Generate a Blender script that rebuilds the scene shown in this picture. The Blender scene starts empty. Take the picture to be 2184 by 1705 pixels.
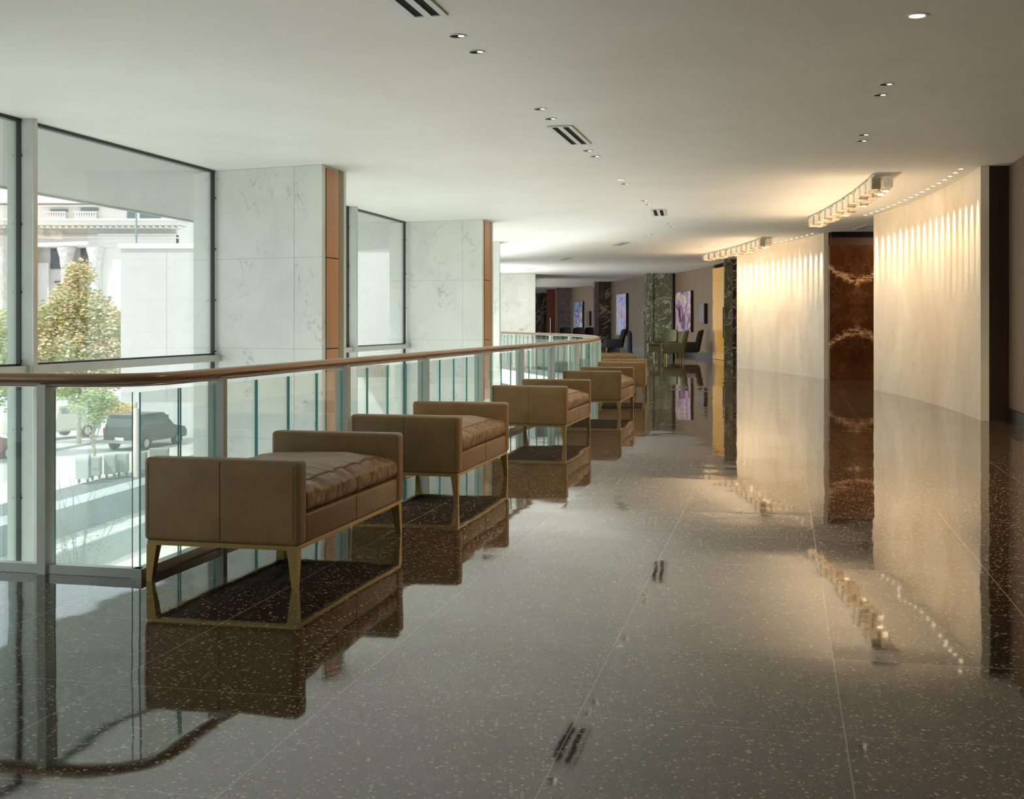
import bpy, bmesh, math, random
from mathutils import Vector, Matrix, noise
random.seed(7)
PI = math.pi
sc = bpy.context.scene
COL = sc.collection

# ------------------------------------------------------------------ camera, sky, sun, large lights
EYE, F, UC, VH, CEIL = 1.34, 2600.0, 1092.0, 689.0, 3.49
cam_d = bpy.data.cameras.new('camera'); cam = bpy.data.objects.new('camera', cam_d); COL.objects.link(cam)
cam.location = (0, 0, EYE); cam.rotation_euler = (PI/2, 0, 0)
cam_d.sensor_width = 36; cam_d.lens = F/2184*36; cam_d.shift_y = -(852.5-VH)/2184
cam_d.clip_end = 600
sc.camera = cam
sc.view_settings.view_transform = 'Standard'
sc.view_settings.look = 'None'
sc.view_settings.gamma = 1
sc.view_settings.exposure = 0.52
sc.cycles.max_bounces = 8
sc.cycles.diffuse_bounces = 4
sc.cycles.glossy_bounces = 4
sc.cycles.transparent_max_bounces = 40
sc.cycles.sample_clamp_indirect = 6
sc.cycles.caustics_reflective = True
sc.cycles.blur_glossy = 0.5
sc.cycles.caustics_refractive = False
sc.cycles.use_denoising = True
sc.cycles.use_adaptive_sampling = True
sc.cycles.adaptive_threshold = 0.03

w = bpy.data.worlds.new('sky'); sc.world = w; w.use_nodes = True
bgn = w.node_tree.nodes['Background']
bgn.inputs[0].default_value = (.86, .94, 1.0, 1); bgn.inputs[1].default_value = 1.25

def light(name, kind, loc, energy, color, direction=None, **kw):
    d = bpy.data.lights.new(name, kind); d.energy = energy; d.color = color
    for k, v in kw.items(): setattr(d, k, v)
    o = bpy.data.objects.new(name, d); o.location = loc; COL.objects.link(o)
    if kind in ('AREA', 'POINT'): o.visible_glossy = False
    if direction is not None:
        o.rotation_euler = Vector(direction).to_track_quat('-Z', 'Y').to_euler()
    return o
light('sun', 'SUN', (-30, -30, 40), 2.9, (1, .95, .88), direction=(.62, .55, -1.0), angle=.01)
# unseen area lamps added down in the void to brighten the ceiling
for (x, y, L, e) in ((-4.6, 11.0, 8.2, 75), (-2.7, 20.5, 9.0, 185), (-.9, 30.0, 7.5, 330), (-1.3, 36.5, 4, 420)):
    light('void_fill_light', 'AREA', (x, y, -2.7), e, (.98, 1.0, .965), direction=(.75, 0, 1), shape='RECTANGLE', size=L, size_y=3.0)
# unseen area lamps added behind the viewpoint and past the bend as fill
light('rear_fill_light', 'AREA', (-3.6, -9.6, 1.7), 240, (.97, 1.0, .95), direction=(.12, 1, .10), shape='RECTANGLE', size=8.0, size_y=3.0)
light('far_fill_light', 'AREA', (-2.6, 48.5, 1.1), 620, (1, .98, .95), direction=(1, -.15, .22), shape='RECTANGLE', size=5, size_y=2.4)
light('end_fill_light', 'AREA', (1.2, 66, 1.7), 110, (1, .93, .85), direction=(1, 0, .05), shape='RECTANGLE', size=14, size_y=3.0)

# ------------------------------------------------------------------ helpers
def link(o): COL.objects.link(o); return o
def obj(name, bm, mats, parent=None, smooth=False):
    me = bpy.data.meshes.new(name)
    bmesh.ops.recalc_face_normals(bm, faces=bm.faces)
    bm.to_mesh(me); bm.free()
    for m in (mats if isinstance(mats, (list, tuple)) else [mats]): me.materials.append(m)
    if smooth:
        for p in me.polygons: p.use_smooth = True
        if smooth != 'all':
            try: me.set_sharp_from_angle(angle=math.radians(smooth if smooth is not True else 40))
            except Exception: pass
    o = link(bpy.data.objects.new(name, me))
    if parent: o.parent = parent
    return o
def tag(o, label, cat, group=None, kind=None):
    o['label'] = label; o['category'] = cat
    if group: o['group'] = group
    if kind: o['kind'] = kind
    return o
def struct(o, label=None, cat=None):
    o['kind'] = 'structure'
    if label: o['label'] = label
    if cat: o['category'] = cat
    return o
def thing(name, loc, rz, label, cat, group=None, kind=None):
    o = link(bpy.data.objects.new(name, None)); o.location = loc; o.rotation_euler = (0, 0, rz)
    o.empty_display_size = .2
    return tag(o, label, cat, group, kind)
def copy_tree(o, parent=None):
    c = link(o.copy()); c.parent = parent
    for ch in list(o.children): copy_tree(ch, c)
    return c
def B(): return bmesh.new()
def box(bm, c, s, rz=0, mi=0, M=None):
    r = bmesh.ops.create_cube(bm, size=1)
    m = Matrix.Translation(c) @ Matrix.Rotation(rz, 4, 'Z') @ Matrix.Diagonal((s[0], s[1], s[2], 1))
    if M is not None: m = M @ m
    bmesh.ops.transform(bm, matrix=m, verts=r['verts'])
    if mi:
        for f in {f for v in r['verts'] for f in v.link_faces}: f.material_index = mi
    return r['verts']
def rbox(bm, c, s, rad=.01, seg=3, rz=0, M=None):
    t = bmesh.new(); box(t, (0, 0, 0), s)
    bmesh.ops.bevel(t, geom=list(t.edges), offset=rad, segments=seg, profile=.5, affect='EDGES')
    m = Matrix.Translation(c) @ Matrix.Rotation(rz, 4, 'Z')
    if M is not None: m = M @ m
    bmesh.ops.transform(t, matrix=m, verts=t.verts)
    me = bpy.data.meshes.new('t'); t.to_mesh(me); t.free(); bm.from_mesh(me); bpy.data.meshes.remove(me)
def prism(bm, pts, z0, z1, mi=0):
    lo = [bm.verts.new((p[0], p[1], z0)) for p in pts]; hi = [bm.verts.new((p[0], p[1], z1)) for p in pts]
    n = len(pts); fs = [bm.faces.new(lo[::-1]), bm.faces.new(hi)]
    for i in range(n): fs.append(bm.faces.new((lo[i], lo[(i+1) % n], hi[(i+1) % n], hi[i])))
    for f in fs: f.material_index = mi
    if n > 4: bmesh.ops.triangulate(bm, faces=fs[:2])
def wallseg(bm, a, b, t, z0, z1, mi=0):
    """slab from a to b, thickness t to the right of a->b"""
    d = Vector((b[0]-a[0], b[1]-a[1])).normalized(); n = Vector((d.y, -d.x))*t
    prism(bm, [a, b, (b[0]+n.x, b[1]+n.y), (a[0]+n.x, a[1]+n.y)], z0, z1, mi)
def ribbon(bm, line, t, z0, z1):
    """slab following a polyline, thickness t to the right of travel"""
    off = offset(line, -t)
    for i in range(len(line)-1):
        pass
    prism_strip(bm, line, off, z0, z1)
def offset(line, d):
    """offset to the left by d"""
    out = []
    for i, p in enumerate(line):
        a = line[max(i-1, 0)]; b = line[min(i+1, len(line)-1)]
        v = Vector((b[0]-a[0], b[1]-a[1])).normalized()
        out.append((p[0]-v.y*d, p[1]+v.x*d))
    return out
def prism_strip(bm, A, Bq, z0, z1):
    n = len(A)
    V = [[bm.verts.new((p[0], p[1], z)) for p in L] for L in (A, Bq) for z in (z0, z1)]
    a0, a1, b0, b1 = V
    for i in range(n-1):
        bm.faces.new((a0[i], a0[i+1], a1[i+1], a1[i])); bm.faces.new((b0[i+1], b0[i], b1[i], b1[i+1]))
        bm.faces.new((a1[i], a1[i+1], b1[i+1], b1[i])); bm.faces.new((a0[i+1], a0[i], b0[i], b0[i+1]))
    bm.faces.new((a0[0], a1[0], b1[0], b0[0])); bm.faces.new((a0[-1], b0[-1], b1[-1], a1[-1]))
def tube(bm, path, r, seg=12, r_end=None, cap=True):
    rings = []
    for i, p in enumerate(path):
        p = Vector(p); a = Vector(path[max(i-1, 0)]); b = Vector(path[min(i+1, len(path)-1)])
        t = (b-a).normalized(); up = Vector((0, 0, 1)) if abs(t.z) < .95 else Vector((1, 0, 0))
        x = t.cross(up).normalized(); y = x.cross(t)
        rr = r if r_end is None else r+(r_end-r)*i/max(1, len(path)-1)
        rings.append([bm.verts.new(p+(x*math.cos(k*2*PI/seg)+y*math.sin(k*2*PI/seg))*rr) for k in range(seg)])
    for A, Bq in zip(rings, rings[1:]):
        for k in range(seg): bm.faces.new((A[k], A[(k+1) % seg], Bq[(k+1) % seg], Bq[k]))
    if cap: bm.faces.new(rings[0][::-1]); bm.faces.new(rings[-1])
def lathe(bm, prof, seg=16, c=(0, 0, 0)):
    rings = [[bm.verts.new((c[0]+r*math.cos(k*2*PI/seg), c[1]+r*math.sin(k*2*PI/seg), c[2]+z)) for k in range(seg)] for r, z in prof]
    for A, Bq in zip(rings, rings[1:]):
        for k in range(seg): bm.faces.new((A[k], A[(k+1) % seg], Bq[(k+1) % seg], Bq[k]))
    bm.faces.new(rings[0][::-1]); bm.faces.new(rings[-1])
def taper(bm, p0, s0, p1, s1):
    """tapered square post from p0 (top) to p1 (bottom)"""
    q = [(-1, -1), (1, -1), (1, 1), (-1, 1)]
    a = [bm.verts.new((p0[0]+x*s0/2, p0[1]+y*s0/2, p0[2])) for x, y in q]
    b = [bm.verts.new((p1[0]+x*s1/2, p1[1]+y*s1/2, p1[2])) for x, y in q]
    for i in range(4): bm.faces.new((a[i], a[(i+1) % 4], b[(i+1) % 4], b[i]))
    bm.faces.new(a); bm.faces.new(b[::-1])
def at(u, v, Y): return Vector(((u-UC)/F*Y, Y, EYE+(VH-v)/F*Y))
def on_ceiling(u, v):
    Y = F*(CEIL-EYE)/(VH-v); return Vector(((u-UC)/F*Y, Y, CEIL))

# ------------------------------------------------------------------ materials
class NT:
    def __init__(s, name):
        s.m = bpy.data.materials.new(name); s.m.use_nodes = True; s.t = s.m.node_tree
        s.p = s.t.nodes['Principled BSDF']; s.out = s.t.nodes['Material Output']
    def n(s, typ, **kw):
        x = s.t.nodes.new(typ)
        for k, v in kw.items(): setattr(x, k, v)
        return x
    def l(s, a, b): s.t.links.new(a, b)
    def val(s, node, **kw):
        for k, v in kw.items(): node.inputs[k.replace('_', ' ')].default_value = v
        return node
    def math(s, op, a, b=None, c=None):
        x = s.n('ShaderNodeMath', operation=op)
        for i, q in enumerate((a, b, c)):
            if q is None: continue
            if isinstance(q, (int, float)): x.inputs[i].default_value = q
            else: s.l(q, x.inputs[i])
        return x.outputs[0]
    def noise(s, vec, scale, detail=4, rough=.55, dist=0, dim='3D'):
        x = s.n('ShaderNodeTexNoise', noise_dimensions=dim); s.l(vec, x.inputs['Vector'])
        x.inputs['Scale'].default_value = scale; x.inputs['Detail'].default_value = detail
        x.inputs['Roughness'].default_value = rough; x.inputs['Distortion'].default_value = dist
        return x
    def ramp(s, fac, stops, interp='LINEAR'):
        x = s.n('ShaderNodeValToRGB'); x.color_ramp.interpolation = interp
        e = x.color_ramp.elements
        while len(e) < len(stops): e.new(.5)
        for el, (pos, c) in zip(e, stops): el.position = pos; el.color = (*c, 1) if len(c) == 3 else c
        s.l(fac, x.inputs[0]); return x.outputs[0]
    def mix(s, fac, a, b):
        x = s.n('ShaderNodeMix', data_type='RGBA')
        for sock, q in ((x.inputs[0], fac), (x.inputs[6], a), (x.inputs[7], b)):
            if isinstance(q, (int, float)): sock.default_value = q
            elif isinstance(q, tuple): sock.default_value = (*q, 1)
            else: s.l(q, sock)
        return x.outputs[2]
    def pos(s, obj=False, scale=(1, 1, 1), rz=0, loc=(0, 0, 0)):
        if obj: v = s.n('ShaderNodeTexCoord').outputs['Object']
        else: v = s.n('ShaderNodeNewGeometry').outputs['Position']
        mp = s.n('ShaderNodeMapping'); s.l(v, mp.inputs[0])
        mp.inputs['Scale'].default_value = scale; mp.inputs['Rotation'].default_value = (0, 0, rz); mp.inputs['Location'].default_value = loc
        return mp.outputs[0]
    def bump(s, h, strength=.3, dist=.01):
        x = s.n('ShaderNodeBump'); s.l(h, x.inputs['Height']); x.inputs['Strength'].default_value = strength; x.inputs['Distance'].default_value = dist
        s.l(x.outputs[0], s.p.inputs['Normal']); return x
    def base(s, c):
        if isinstance(c, tuple): s.p.inputs['Base Color'].default_value = (*c, 1)
        else: s.l(c, s.p.inputs['Base Color'])
    def rough(s, r): s.p.inputs['Roughness'].default_value = r
def simple(name, c, rough=.5, metal=0, spec=.5, var=.08, scale=6, bump=0, bscale=60, emit=None, estr=0):
    t = NT(name); v = t.pos(obj=True)
    nz = t.noise(v, scale)
    d = tuple(x*(1-var) for x in c); u = tuple(min(1, x*(1+var)) for x in c)
    t.base(t.ramp(nz.outputs[0], [(.3, d), (.7, u)])); t.rough(rough)
    t.p.inputs['Metallic'].default_value = metal; t.p.inputs['Specular IOR Level'].default_value = spec
    if bump: t.bump(t.noise(v, bscale, 3).outputs[0], bump, .004)
    if emit: t.p.inputs['Emission Color'].default_value = (*emit, 1); t.p.inputs['Emission Strength'].default_value = estr
    return t.m
TH = math.atan(.2205)
def mk_floor():
    t = NT('polished_terrazzo')
    rot = t.pos(rz=TH)                      # x' = across, y' = along the hall
    sep = t.n('ShaderNodeSeparateXYZ'); t.l(rot, sep.inputs[0])
    tx = t.math('DIVIDE', t.math('SUBTRACT', sep.outputs[0], .204), .88)
    ty = t.math('DIVIDE', t.math('SUBTRACT', sep.outputs[1], 4.10), .92)
    def edge(x, wdt):
        f = t.math('FRACT', x); d = t.math('MINIMUM', f, t.math('SUBTRACT', 1, f))
        return t.math('LESS_THAN', d, wdt)
    grout = t.math('MAXIMUM', edge(tx, .0030), edge(ty, .0024))
    cmb = t.n('ShaderNodeCombineXYZ'); t.l(t.math('FLOOR', tx), cmb.inputs[0]); t.l(t.math('FLOOR', ty), cmb.inputs[1])
    wn = t.n('ShaderNodeTexWhiteNoise', noise_dimensions='2D'); t.l(cmb.outputs[0], wn.inputs['Vector'])
    P = t.pos()
    def chips(scale, thr, keep, off):
        v = t.n('ShaderNodeTexVoronoi', voronoi_dimensions='2D'); 
        mp = t.n('ShaderNodeMapping'); t.l(P, mp.inputs[0]); mp.inputs['Location'].default_value = (off, off, 0)
        wob = t.noise(mp.outputs[0], scale*1.6, 1, dim='2D')
        vm = t.n('ShaderNodeVectorMath', operation='MULTIPLY_ADD'); t.l(wob.outputs[1], vm.inputs[0]); vm.inputs[1].default_value = (.6/scale,)*3; t.l(mp.outputs[0], vm.inputs[2])
        t.l(vm.outputs[0], v.inputs['Vector']); v.inputs['Scale'].default_value = scale
        s2 = t.n('ShaderNodeSeparateColor'); t.l(v.outputs['Color'], s2.inputs[0])
        # stone size varies from chip to chip
        th = t.math('MULTIPLY', t.math('ADD', s2.outputs[1], .35), thr)
        m = t.math('MULTIPLY', t.math('LESS_THAN', v.outputs['Distance'], th), t.math('LESS_THAN', s2.outputs[0], keep))
        return m, s2.outputs[2]
    m1, r1 = chips(62, .36, .18, 0); m2, r2 = chips(120, .36, .26, 3.3); m3, r3 = chips(300, .5, .35, 7.7)
    body = t.ramp(t.noise(P, 2.0, 5).outputs[0], [(.3, (.030, .020, .013)), (.7, (.040, .027, .018))])
    fine = t.mix(t.math('MULTIPLY', m3, .55), body, (.10, .065, .04))
    chipc = t.ramp(r1, [(0, (.50, .42, .30)), (.5, (.36, .27, .17)), (1, (.55, .50, .42))])
    c = t.mix(t.math('MULTIPLY', m2, .6), fine, (.34, .25, .16))
    c = t.mix(m1, c, chipc)
    c = t.mix(t.math('MULTIPLY', grout, .8), c, (.42, .38, .32))
    t.base(c); t.rough(.035)
    t.p.inputs['IOR'].default_value = 2.3
    # gentle waviness of a hand polished slab floor, each slab set a hair out of plane
    h1 = t.noise(t.pos(loc=(5.3, 2.1, 0)), .9, 2, .5).outputs[0]
    bp = t.n('ShaderNodeBump'); bp.inputs['Strength'].default_value = 1; bp.inputs['Distance'].default_value = .0045; t.l(h1, bp.inputs['Height'])
    bq = t.n('ShaderNodeBump'); bq.inputs['Strength'].default_value = 1; bq.inputs['Distance'].default_value = .00012
    t.l(t.noise(P, 7, 2).outputs[0], bq.inputs['Height']); t.l(bp.outputs[0], bq.inputs['Normal'])
    vm = t.n('ShaderNodeVectorMath', operation='MULTIPLY_ADD')
    sb = t.n('ShaderNodeVectorMath', operation='SUBTRACT'); t.l(wn.outputs['Color'], sb.inputs[0]); sb.inputs[1].default_value = (.5, .5, .5)
    t.l(sb.outputs[0], vm.inputs[0]); vm.inputs[1].default_value = (.003, .0065, 0); t.l(bq.outputs[0], vm.inputs[2])
    nm = t.n('ShaderNodeVectorMath', operation='NORMALIZE'); t.l(vm.outputs[0], nm.inputs[0])
    t.l(nm.outputs[0], t.p.inputs['Normal'])
    return t.m
def mk_marble(name, c0, c1, vein, joints=True, rough=.25, amount=.6, vscale=1.0, glossy=.4, warm=None):
    t = NT(name); P = t.pos(); O = t.pos(scale=(1, 1, .8), loc=(3, 1, 2))
    cloud = t.noise(O, 1.3*vscale, 6, .6, .6).outputs[0]
    col = t.ramp(cloud, [(.3, c0), (.7, c1)])
    nz = t.noise(O, 1.1*vscale, 8, .62, 1.8).outputs[0]
    line = t.math('ABSOLUTE', t.math('SUBTRACT', nz, .5))
    v1 = t.ramp(line, [(0, (1, 1, 1)), (.012, (0, 0, 0))])
    mask = t.ramp(t.noise(O, 2.3*vscale, 3, .5).outputs[0], [(.50, (0, 0, 0)), (.66, (1, 1, 1))])
    col = t.mix(t.math('MULTIPLY', t.math('MULTIPLY', v1, mask), amount), col, vein)
    blot = t.ramp(t.noise(O, 9*vscale, 4, .6, .5).outputs[0], [(.66, (0, 0, 0)), (.74, (1, 1, 1))])
    col = t.mix(t.math('MULTIPLY', t.math('MULTIPLY', blot, mask), amount*.7), col, vein)
    if joints:
        sep = t.n('ShaderNodeSeparateXYZ'); t.l(P, sep.inputs[0])
        f = t.math('FRACT', t.math('DIVIDE', t.math('SUBTRACT', sep.outputs[2], .985-12.5), 1.25))
        d = t.math('MINIMUM', f, t.math('SUBTRACT', 1, f))
        j = t.math('LESS_THAN', d, .0032)
        col = t.mix(t.math('MULTIPLY', j, .45), col, (.25, .25, .22))
    t.base(col); t.rough(rough); t.p.inputs['Specular IOR Level'].default_value = glossy
    return t.m
def mk_veined(name, c0, c1, vein, scale=1.2, amount=1, rough=.12, axis=None):
    """dark marble with sharp pale veins; axis mirrors it book-matched about x=axis"""
    t = NT(name); P = t.pos()
    if axis is not None:
        sep = t.n('ShaderNodeSeparateXYZ'); t.l(P, sep.inputs[0])
        c = t.n('ShaderNodeCombineXYZ')
        ax = t.math('ABSOLUTE', t.math('SUBTRACT', sep.outputs[0], axis))
        t.l(ax, c.inputs[0]); t.l(sep.outputs[1], c.inputs[1])
        t.l(t.math('ABSOLUTE', t.math('SUBTRACT', sep.outputs[2], 1.74)), c.inputs[2])
        P = c.outputs[0]
    cloud = t.noise(P, 3*scale if axis is None else .9, 7, .65, .8).outputs[0]
    col = t.ramp(cloud, [(.3, c0), (.62, c1)])
    if axis is not None:
        # two mirrored veins sweeping towards the centre line
        z = t.math('ABSOLUTE', t.math('SUBTRACT', sep.outputs[2], 1.74))
        wob = t.math('MULTIPLY', t.math('SUBTRACT', t.noise(P, 3.5, 6, .7).outputs[0], .5), .5)
        target = t.math('ADD', t.math('MULTIPLY', t.math('POWER', ax, 1.4), .55), .58)
        d = t.math('ABSOLUTE', t.math('ADD', t.math('SUBTRACT', z, target), wob))
        band = t.ramp(d, [(0, (1, 1, 1)), (.13, (0, 0, 0))])
        st = t.pos(scale=(2, 2, 14)); q = t.noise(st, 2.2, 5, .65, .8).outputs[0]
        ln = t.ramp(t.math('ABSOLUTE', t.math('SUBTRACT', q, .5)), [(0, (1, 1, 1)), (.065, (0, 0, 0))])
        col = t.mix(t.math('MULTIPLY', band, ln), col, vein)
        amount = .05
    nz = t.noise(P, .9*scale, 7, .6, 1.5).outputs[0]
    v1 = t.ramp(t.math('ABSOLUTE', t.math('SUBTRACT', nz, .5)), [(0, (1, 1, 1)), (.018, (0, 0, 0))])
    nz2 = t.noise(P, 2.6*scale, 5, .6, 1.2).outputs[0]
    v2 = t.ramp(t.math('ABSOLUTE', t.math('SUBTRACT', nz2, .52)), [(0, (.5, .5, .5)), (.012, (0, 0, 0))])
    col = t.mix(t.math('MULTIPLY', t.math('MAXIMUM', v1, v2), amount), col, vein)
    t.base(col); t.rough(rough); return t.m
def mk_streak(name, c0, c1, scale=(60, 60, .6), rough=.5, bump=0, metal=0, k=1.0, spec=.5):
    t = NT(name); P = t.pos(scale=scale)
    t.base(t.ramp(t.noise(P, k, 3).outputs[0], [(.3, c0), (.7, c1)])); t.rough(rough)
    t.p.inputs['Metallic'].default_value = metal; t.p.inputs['Specular IOR Level'].default_value = spec
    if bump: t.bump(t.noise(P, k, 3).outputs[0], bump, .003)
    return t.m
def mk_glass(name, tint, refl=1.0):
    t = NT(name); t.t.nodes.remove(t.p)
    tr = t.n('ShaderNodeBsdfTransparent'); tr.inputs[0].default_value = (*tint, 1)
    gl = t.n('ShaderNodeBsdfGlossy'); gl.inputs['Roughness'].default_value = 0; gl.inputs[0].default_value = (.97, 1, .99, 1)
    fr = t.n('ShaderNodeFresnel'); fr.inputs[0].default_value = 1.45
    mx = t.n('ShaderNodeMixShader'); t.l(t.math('MULTIPLY', fr.outputs[0], refl), mx.inputs[0]); t.l(tr.outputs[0], mx.inputs[1]); t.l(gl.outputs[0], mx.inputs[2])
    t.l(mx.outputs[0], t.out.inputs[0]); return t.m
def mk_leather(name, c0, c1, rough=.38, folds=False):
    t = NT(name); v = t.pos(obj=True)
    t.base(t.ramp(t.noise(v, 5, 6, .6).outputs[0], [(.3, c0), (.7, c1)])); t.rough(rough)
    g = t.n('ShaderNodeTexVoronoi'); t.l(v, g.inputs['Vector']); g.inputs['Scale'].default_value = 260
    h = t.math('ADD', t.math('MULTIPLY', g.outputs['Distance'], .5), t.noise(v, 7, 5).outputs[0])
    if folds:
        f = t.noise(t.pos(obj=True, scale=(2.2, 17, 3)), 1.3, 3, .5, .6).outputs[0]
        h = t.math('ADD', t.math('MULTIPLY', h, .5), t.math('MULTIPLY', f, 4.0))
    t.bump(h, .25 if not folds else .6, .004); return t.m
def mk_ceiling():
    t = NT('painted_plaster_ceiling'); P = t.pos()
    t.base(t.ramp(t.noise(P, .7, 5, .6, .4).outputs[0], [(.3, (.70, .72, .68)), (.7, (.76, .78, .74))])); t.rough(.55)
    t.p.inputs['Specular IOR Level'].default_value = .25
    return t.m
def mk_gravel(name, c0, c1, c2, scale=14):
    t = NT(name); P = t.pos(); v = t.n('ShaderNodeTexVoronoi'); t.l(P, v.inputs['Vector']); v.inputs['Scale'].default_value = scale
    s2 = t.n('ShaderNodeSeparateColor'); t.l(v.outputs['Color'], s2.inputs[0])
    t.base(t.ramp(s2.outputs[0], [(0, c0), (.5, c1), (1, c2)])); t.rough(.9); t.bump(v.outputs['Distance'], .6, .05); return t.m
def mk_leaf(name, stops):
    t = NT(name); g = t.n('ShaderNodeNewGeometry')
    nz = t.noise(t.pos(), .55, 3).outputs[0]
    f = t.math('ADD', t.math('MULTIPLY', g.outputs['Random Per Island'], .45), t.math('MULTIPLY', nz, .6))
    t.base(t.ramp(f, stops)); t.rough(.6)
    t.p.inputs['Specular IOR Level'].default_value = .2
    return t.m
def mk_painting(name, stops, seed, stretch=(.9, .45, .7), dark=None):
    t = NT(name); P = t.pos(scale=stretch, loc=(seed, seed*2, seed*3))
    q = t.noise(P, 1.6, 5, .65, 2.2)
    col = t.ramp(q.outputs[0], stops)
    w2 = t.noise(P, 4.5, 5, .7, 2).outputs[0]
    st = t.ramp(t.math('ABSOLUTE', t.math('SUBTRACT', w2, .5)), [(0, (1, 1, 1)), (.03, (0, 0, 0))])
    msk = t.ramp(t.noise(P, 1.1, 2).outputs[0], [(.45, (0, 0, 0)), (.6, (1, 1, 1))])
    t.base(t.mix(t.math('MULTIPLY', st, msk), col, (.85, .75, .78))); t.rough(.5)
    return t.m

M = {}
M['floor'] = mk_floor()
M['ceiling'] = mk_ceiling()
M['soffit'] = simple('soffit_plaster', (.33, .355, .34), .7, var=.03, scale=.5)
M['marble'] = mk_marble('pale_marble', (.58, .62, .57), (.70, .73, .67), (.24, .28, .27), amount=.85)
M['wing'] = mk_marble('pale_wing_stone', (.54, .545, .53), (.60, .605, .59), (.4, .4, .4), amount=.2)
M['onyx'] = mk_marble('cream_marble', (.64, .56, .42), (.80, .76, .63), (.38, .31, .20), joints=False, amount=.45, vscale=.6, rough=.22)
M['green'] = mk_veined('green_veined_marble', (.06, .065, .04), (.15, .155, .10), (.55, .55, .42))
M['darkmarble'] = mk_veined('dark_veined_marble', (.018, .012, .010), (.04, .027, .022), (.45, .40, .32), scale=.7, amount=.8)
M['purple'] = mk_veined('plum_marble', (.06, .045, .055), (.11, .085, .10), (.3, .25, .25), scale=1.5, amount=.5)
M['brownmarble'] = mk_veined('bookmatched_brown_marble', (.032, .011, .005), (.095, .036, .013), (.95, .60, .32), scale=1.2, axis=8.14, rough=.12)
M['wallcover'] = mk_streak('brown_wallcovering', (.13, .092, .055), (.19, .138, .085), (26, 26, 1.2), .6)
M['darkwall'] = mk_streak('dark_wood_panel', (.030, .018, .010), (.045, .028, .016), (30, 30, .6), .4)
M['orangewood'] = mk_streak('golden_wood', (.60, .30, .04), (.72, .40, .07), (9, 9, .35), .35)
M['redwood'] = mk_streak('red_wood', (.16, .03, .015), (.24, .06, .03), (9, 9, .35), .35)
M['bronze'] = mk_streak('bronze_panel', (.40, .18, .075), (.50, .25, .11), (5, 5, .3), .38, metal=.35)
M['handrail'] = mk_streak('bronze_handrail', (.34, .20, .12), (.42, .27, .17), (2, 2, 30), .28, metal=.75)
M['brass'] = simple('antique_brass', (.50, .36, .13), .32, metal=.85, var=.06)
M['steel'] = simple('brushed_steel', (.55, .56, .53), .3, metal=.8, var=.04)
M['postpaint'] = simple('pale_grey_post', (.52, .57, .52), .4, var=.05)
M['frame'] = simple('black_window_frame', (.018, .022, .020), .4)
M['painted_shade'] = simple('painted_marble_shade', (.22, .215, .14), .5)
M['darkbronze'] = simple('dark_bronze_band', (.085, .038, .018), .4)
M['black'] = simple('black_base', (.008, .008, .009), .35)
M['white'] = simple('white_paint', (.80, .80, .77), .6, var=.03)
M['glass'] = mk_glass('clear_glass', (.982, .992, .986), .45)
M['rail_glass'] = mk_glass('balustrade_glass', (.955, .988, .98), .32)
M['glass_edge'] = simple('teal_glass_edge', (.12, .40, .37), .15, spec=.8, emit=None)
M['leather'] = mk_leather('tan_leather', (.195, .118, .047), (.260, .163, .070))
M['cushion'] = mk_leather('soft_creased_leather', (.190, .108, .040), (.265, .158, .066), .30, True)
M['seam'] = simple('leather_seam', (.07, .045, .025), .6)
M['greenfab'] = simple('olive_upholstery', (.13, .135, .065), .7, var=.1)
M['darkfab'] = simple('black_upholstery', (.012, .011, .016), .6)
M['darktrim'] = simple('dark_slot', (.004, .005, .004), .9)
M['ventpaint'] = simple('vent_paint', (.62, .66, .62), .4, var=.02)
M['lamp_warm'] = simple('lit_lamp_warm', (1, .9, .7), .4, emit=(1, .82, .52), estr=3.0)
M['lamp_white'] = simple('lit_lamp_white', (1, 1, .95), .4, emit=(1, .98, .86), estr=1.3)
M['lamp_panel'] = simple('lit_ceiling_panel', (1, .95, .85), .4, emit=(1, .92, .78), estr=1.6)
M['crystal'] = simple('crystal_glass', (.72, .62, .46), .08, spec=1.0, var=.25, scale=20, emit=(1, .78, .5), estr=.10)
M['crystal_dim'] = simple('smoked_crystal', (.34, .31, .24), .08, spec=1.0, var=.3, scale=20)
M['stone'] = simple('white_limestone', (.84, .80, .76), .8, var=.04, scale=.6)
M['stonecarved'] = simple('carved_limestone', (.74, .71, .68), .85, var=.2, scale=3, bump=.8, bscale=4)  # slightly darker, mottled and bumpy limestone for carved parts
M['winglass'] = simple('distant_window_glass', (.10, .15, .19), .25)
M['concrete'] = simple('pale_concrete', (.42, .47, .48), .85, var=.12, scale=.8)
M['planterwall'] = simple('weathered_planter_wall', (.24, .33, .35), .85, var=.15, scale=.9)
M['asphalt'] = simple('pale_road', (.55, .56, .54), .9, var=.08, scale=.4)
M['paving'] = simple('sunlit_paving', (.72, .68, .62), .85, var=.1, scale=.5)
M['gravel'] = mk_gravel('grey_gravel', (.06, .08, .09), (.13, .16, .17), (.26, .29, .30))
M['gravel2'] = mk_gravel('pale_gravel', (.30, .38, .36), (.50, .58, .55), (.75, .78, .74), 9)
M['bark'] = simple('pale_bark', (.34, .30, .22), .9, var=.4, scale=8)
M['leaf'] = mk_leaf('autumn_leaves', [(.15, (.30, .44, .18)), (.40, (.52, .62, .30)), (.56, (.78, .70, .44)), (.75, (.95, .68, .46))])
M['leafgreen'] = mk_leaf('green_leaves', [(.15, (.22, .36, .12)), (.5, (.42, .55, .24)), (.8, (.70, .70, .38))])
M['leafyellow'] = mk_leaf('yellow_leaves', [(.15, (.62, .42, .07)), (.8, (.80, .62, .15))])
M['twig'] = simple('bare_twig', (.16, .17, .15), .9)
M['carwhite'] = simple('cream_car_paint', (.62, .60, .48), .3, var=.02)
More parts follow.
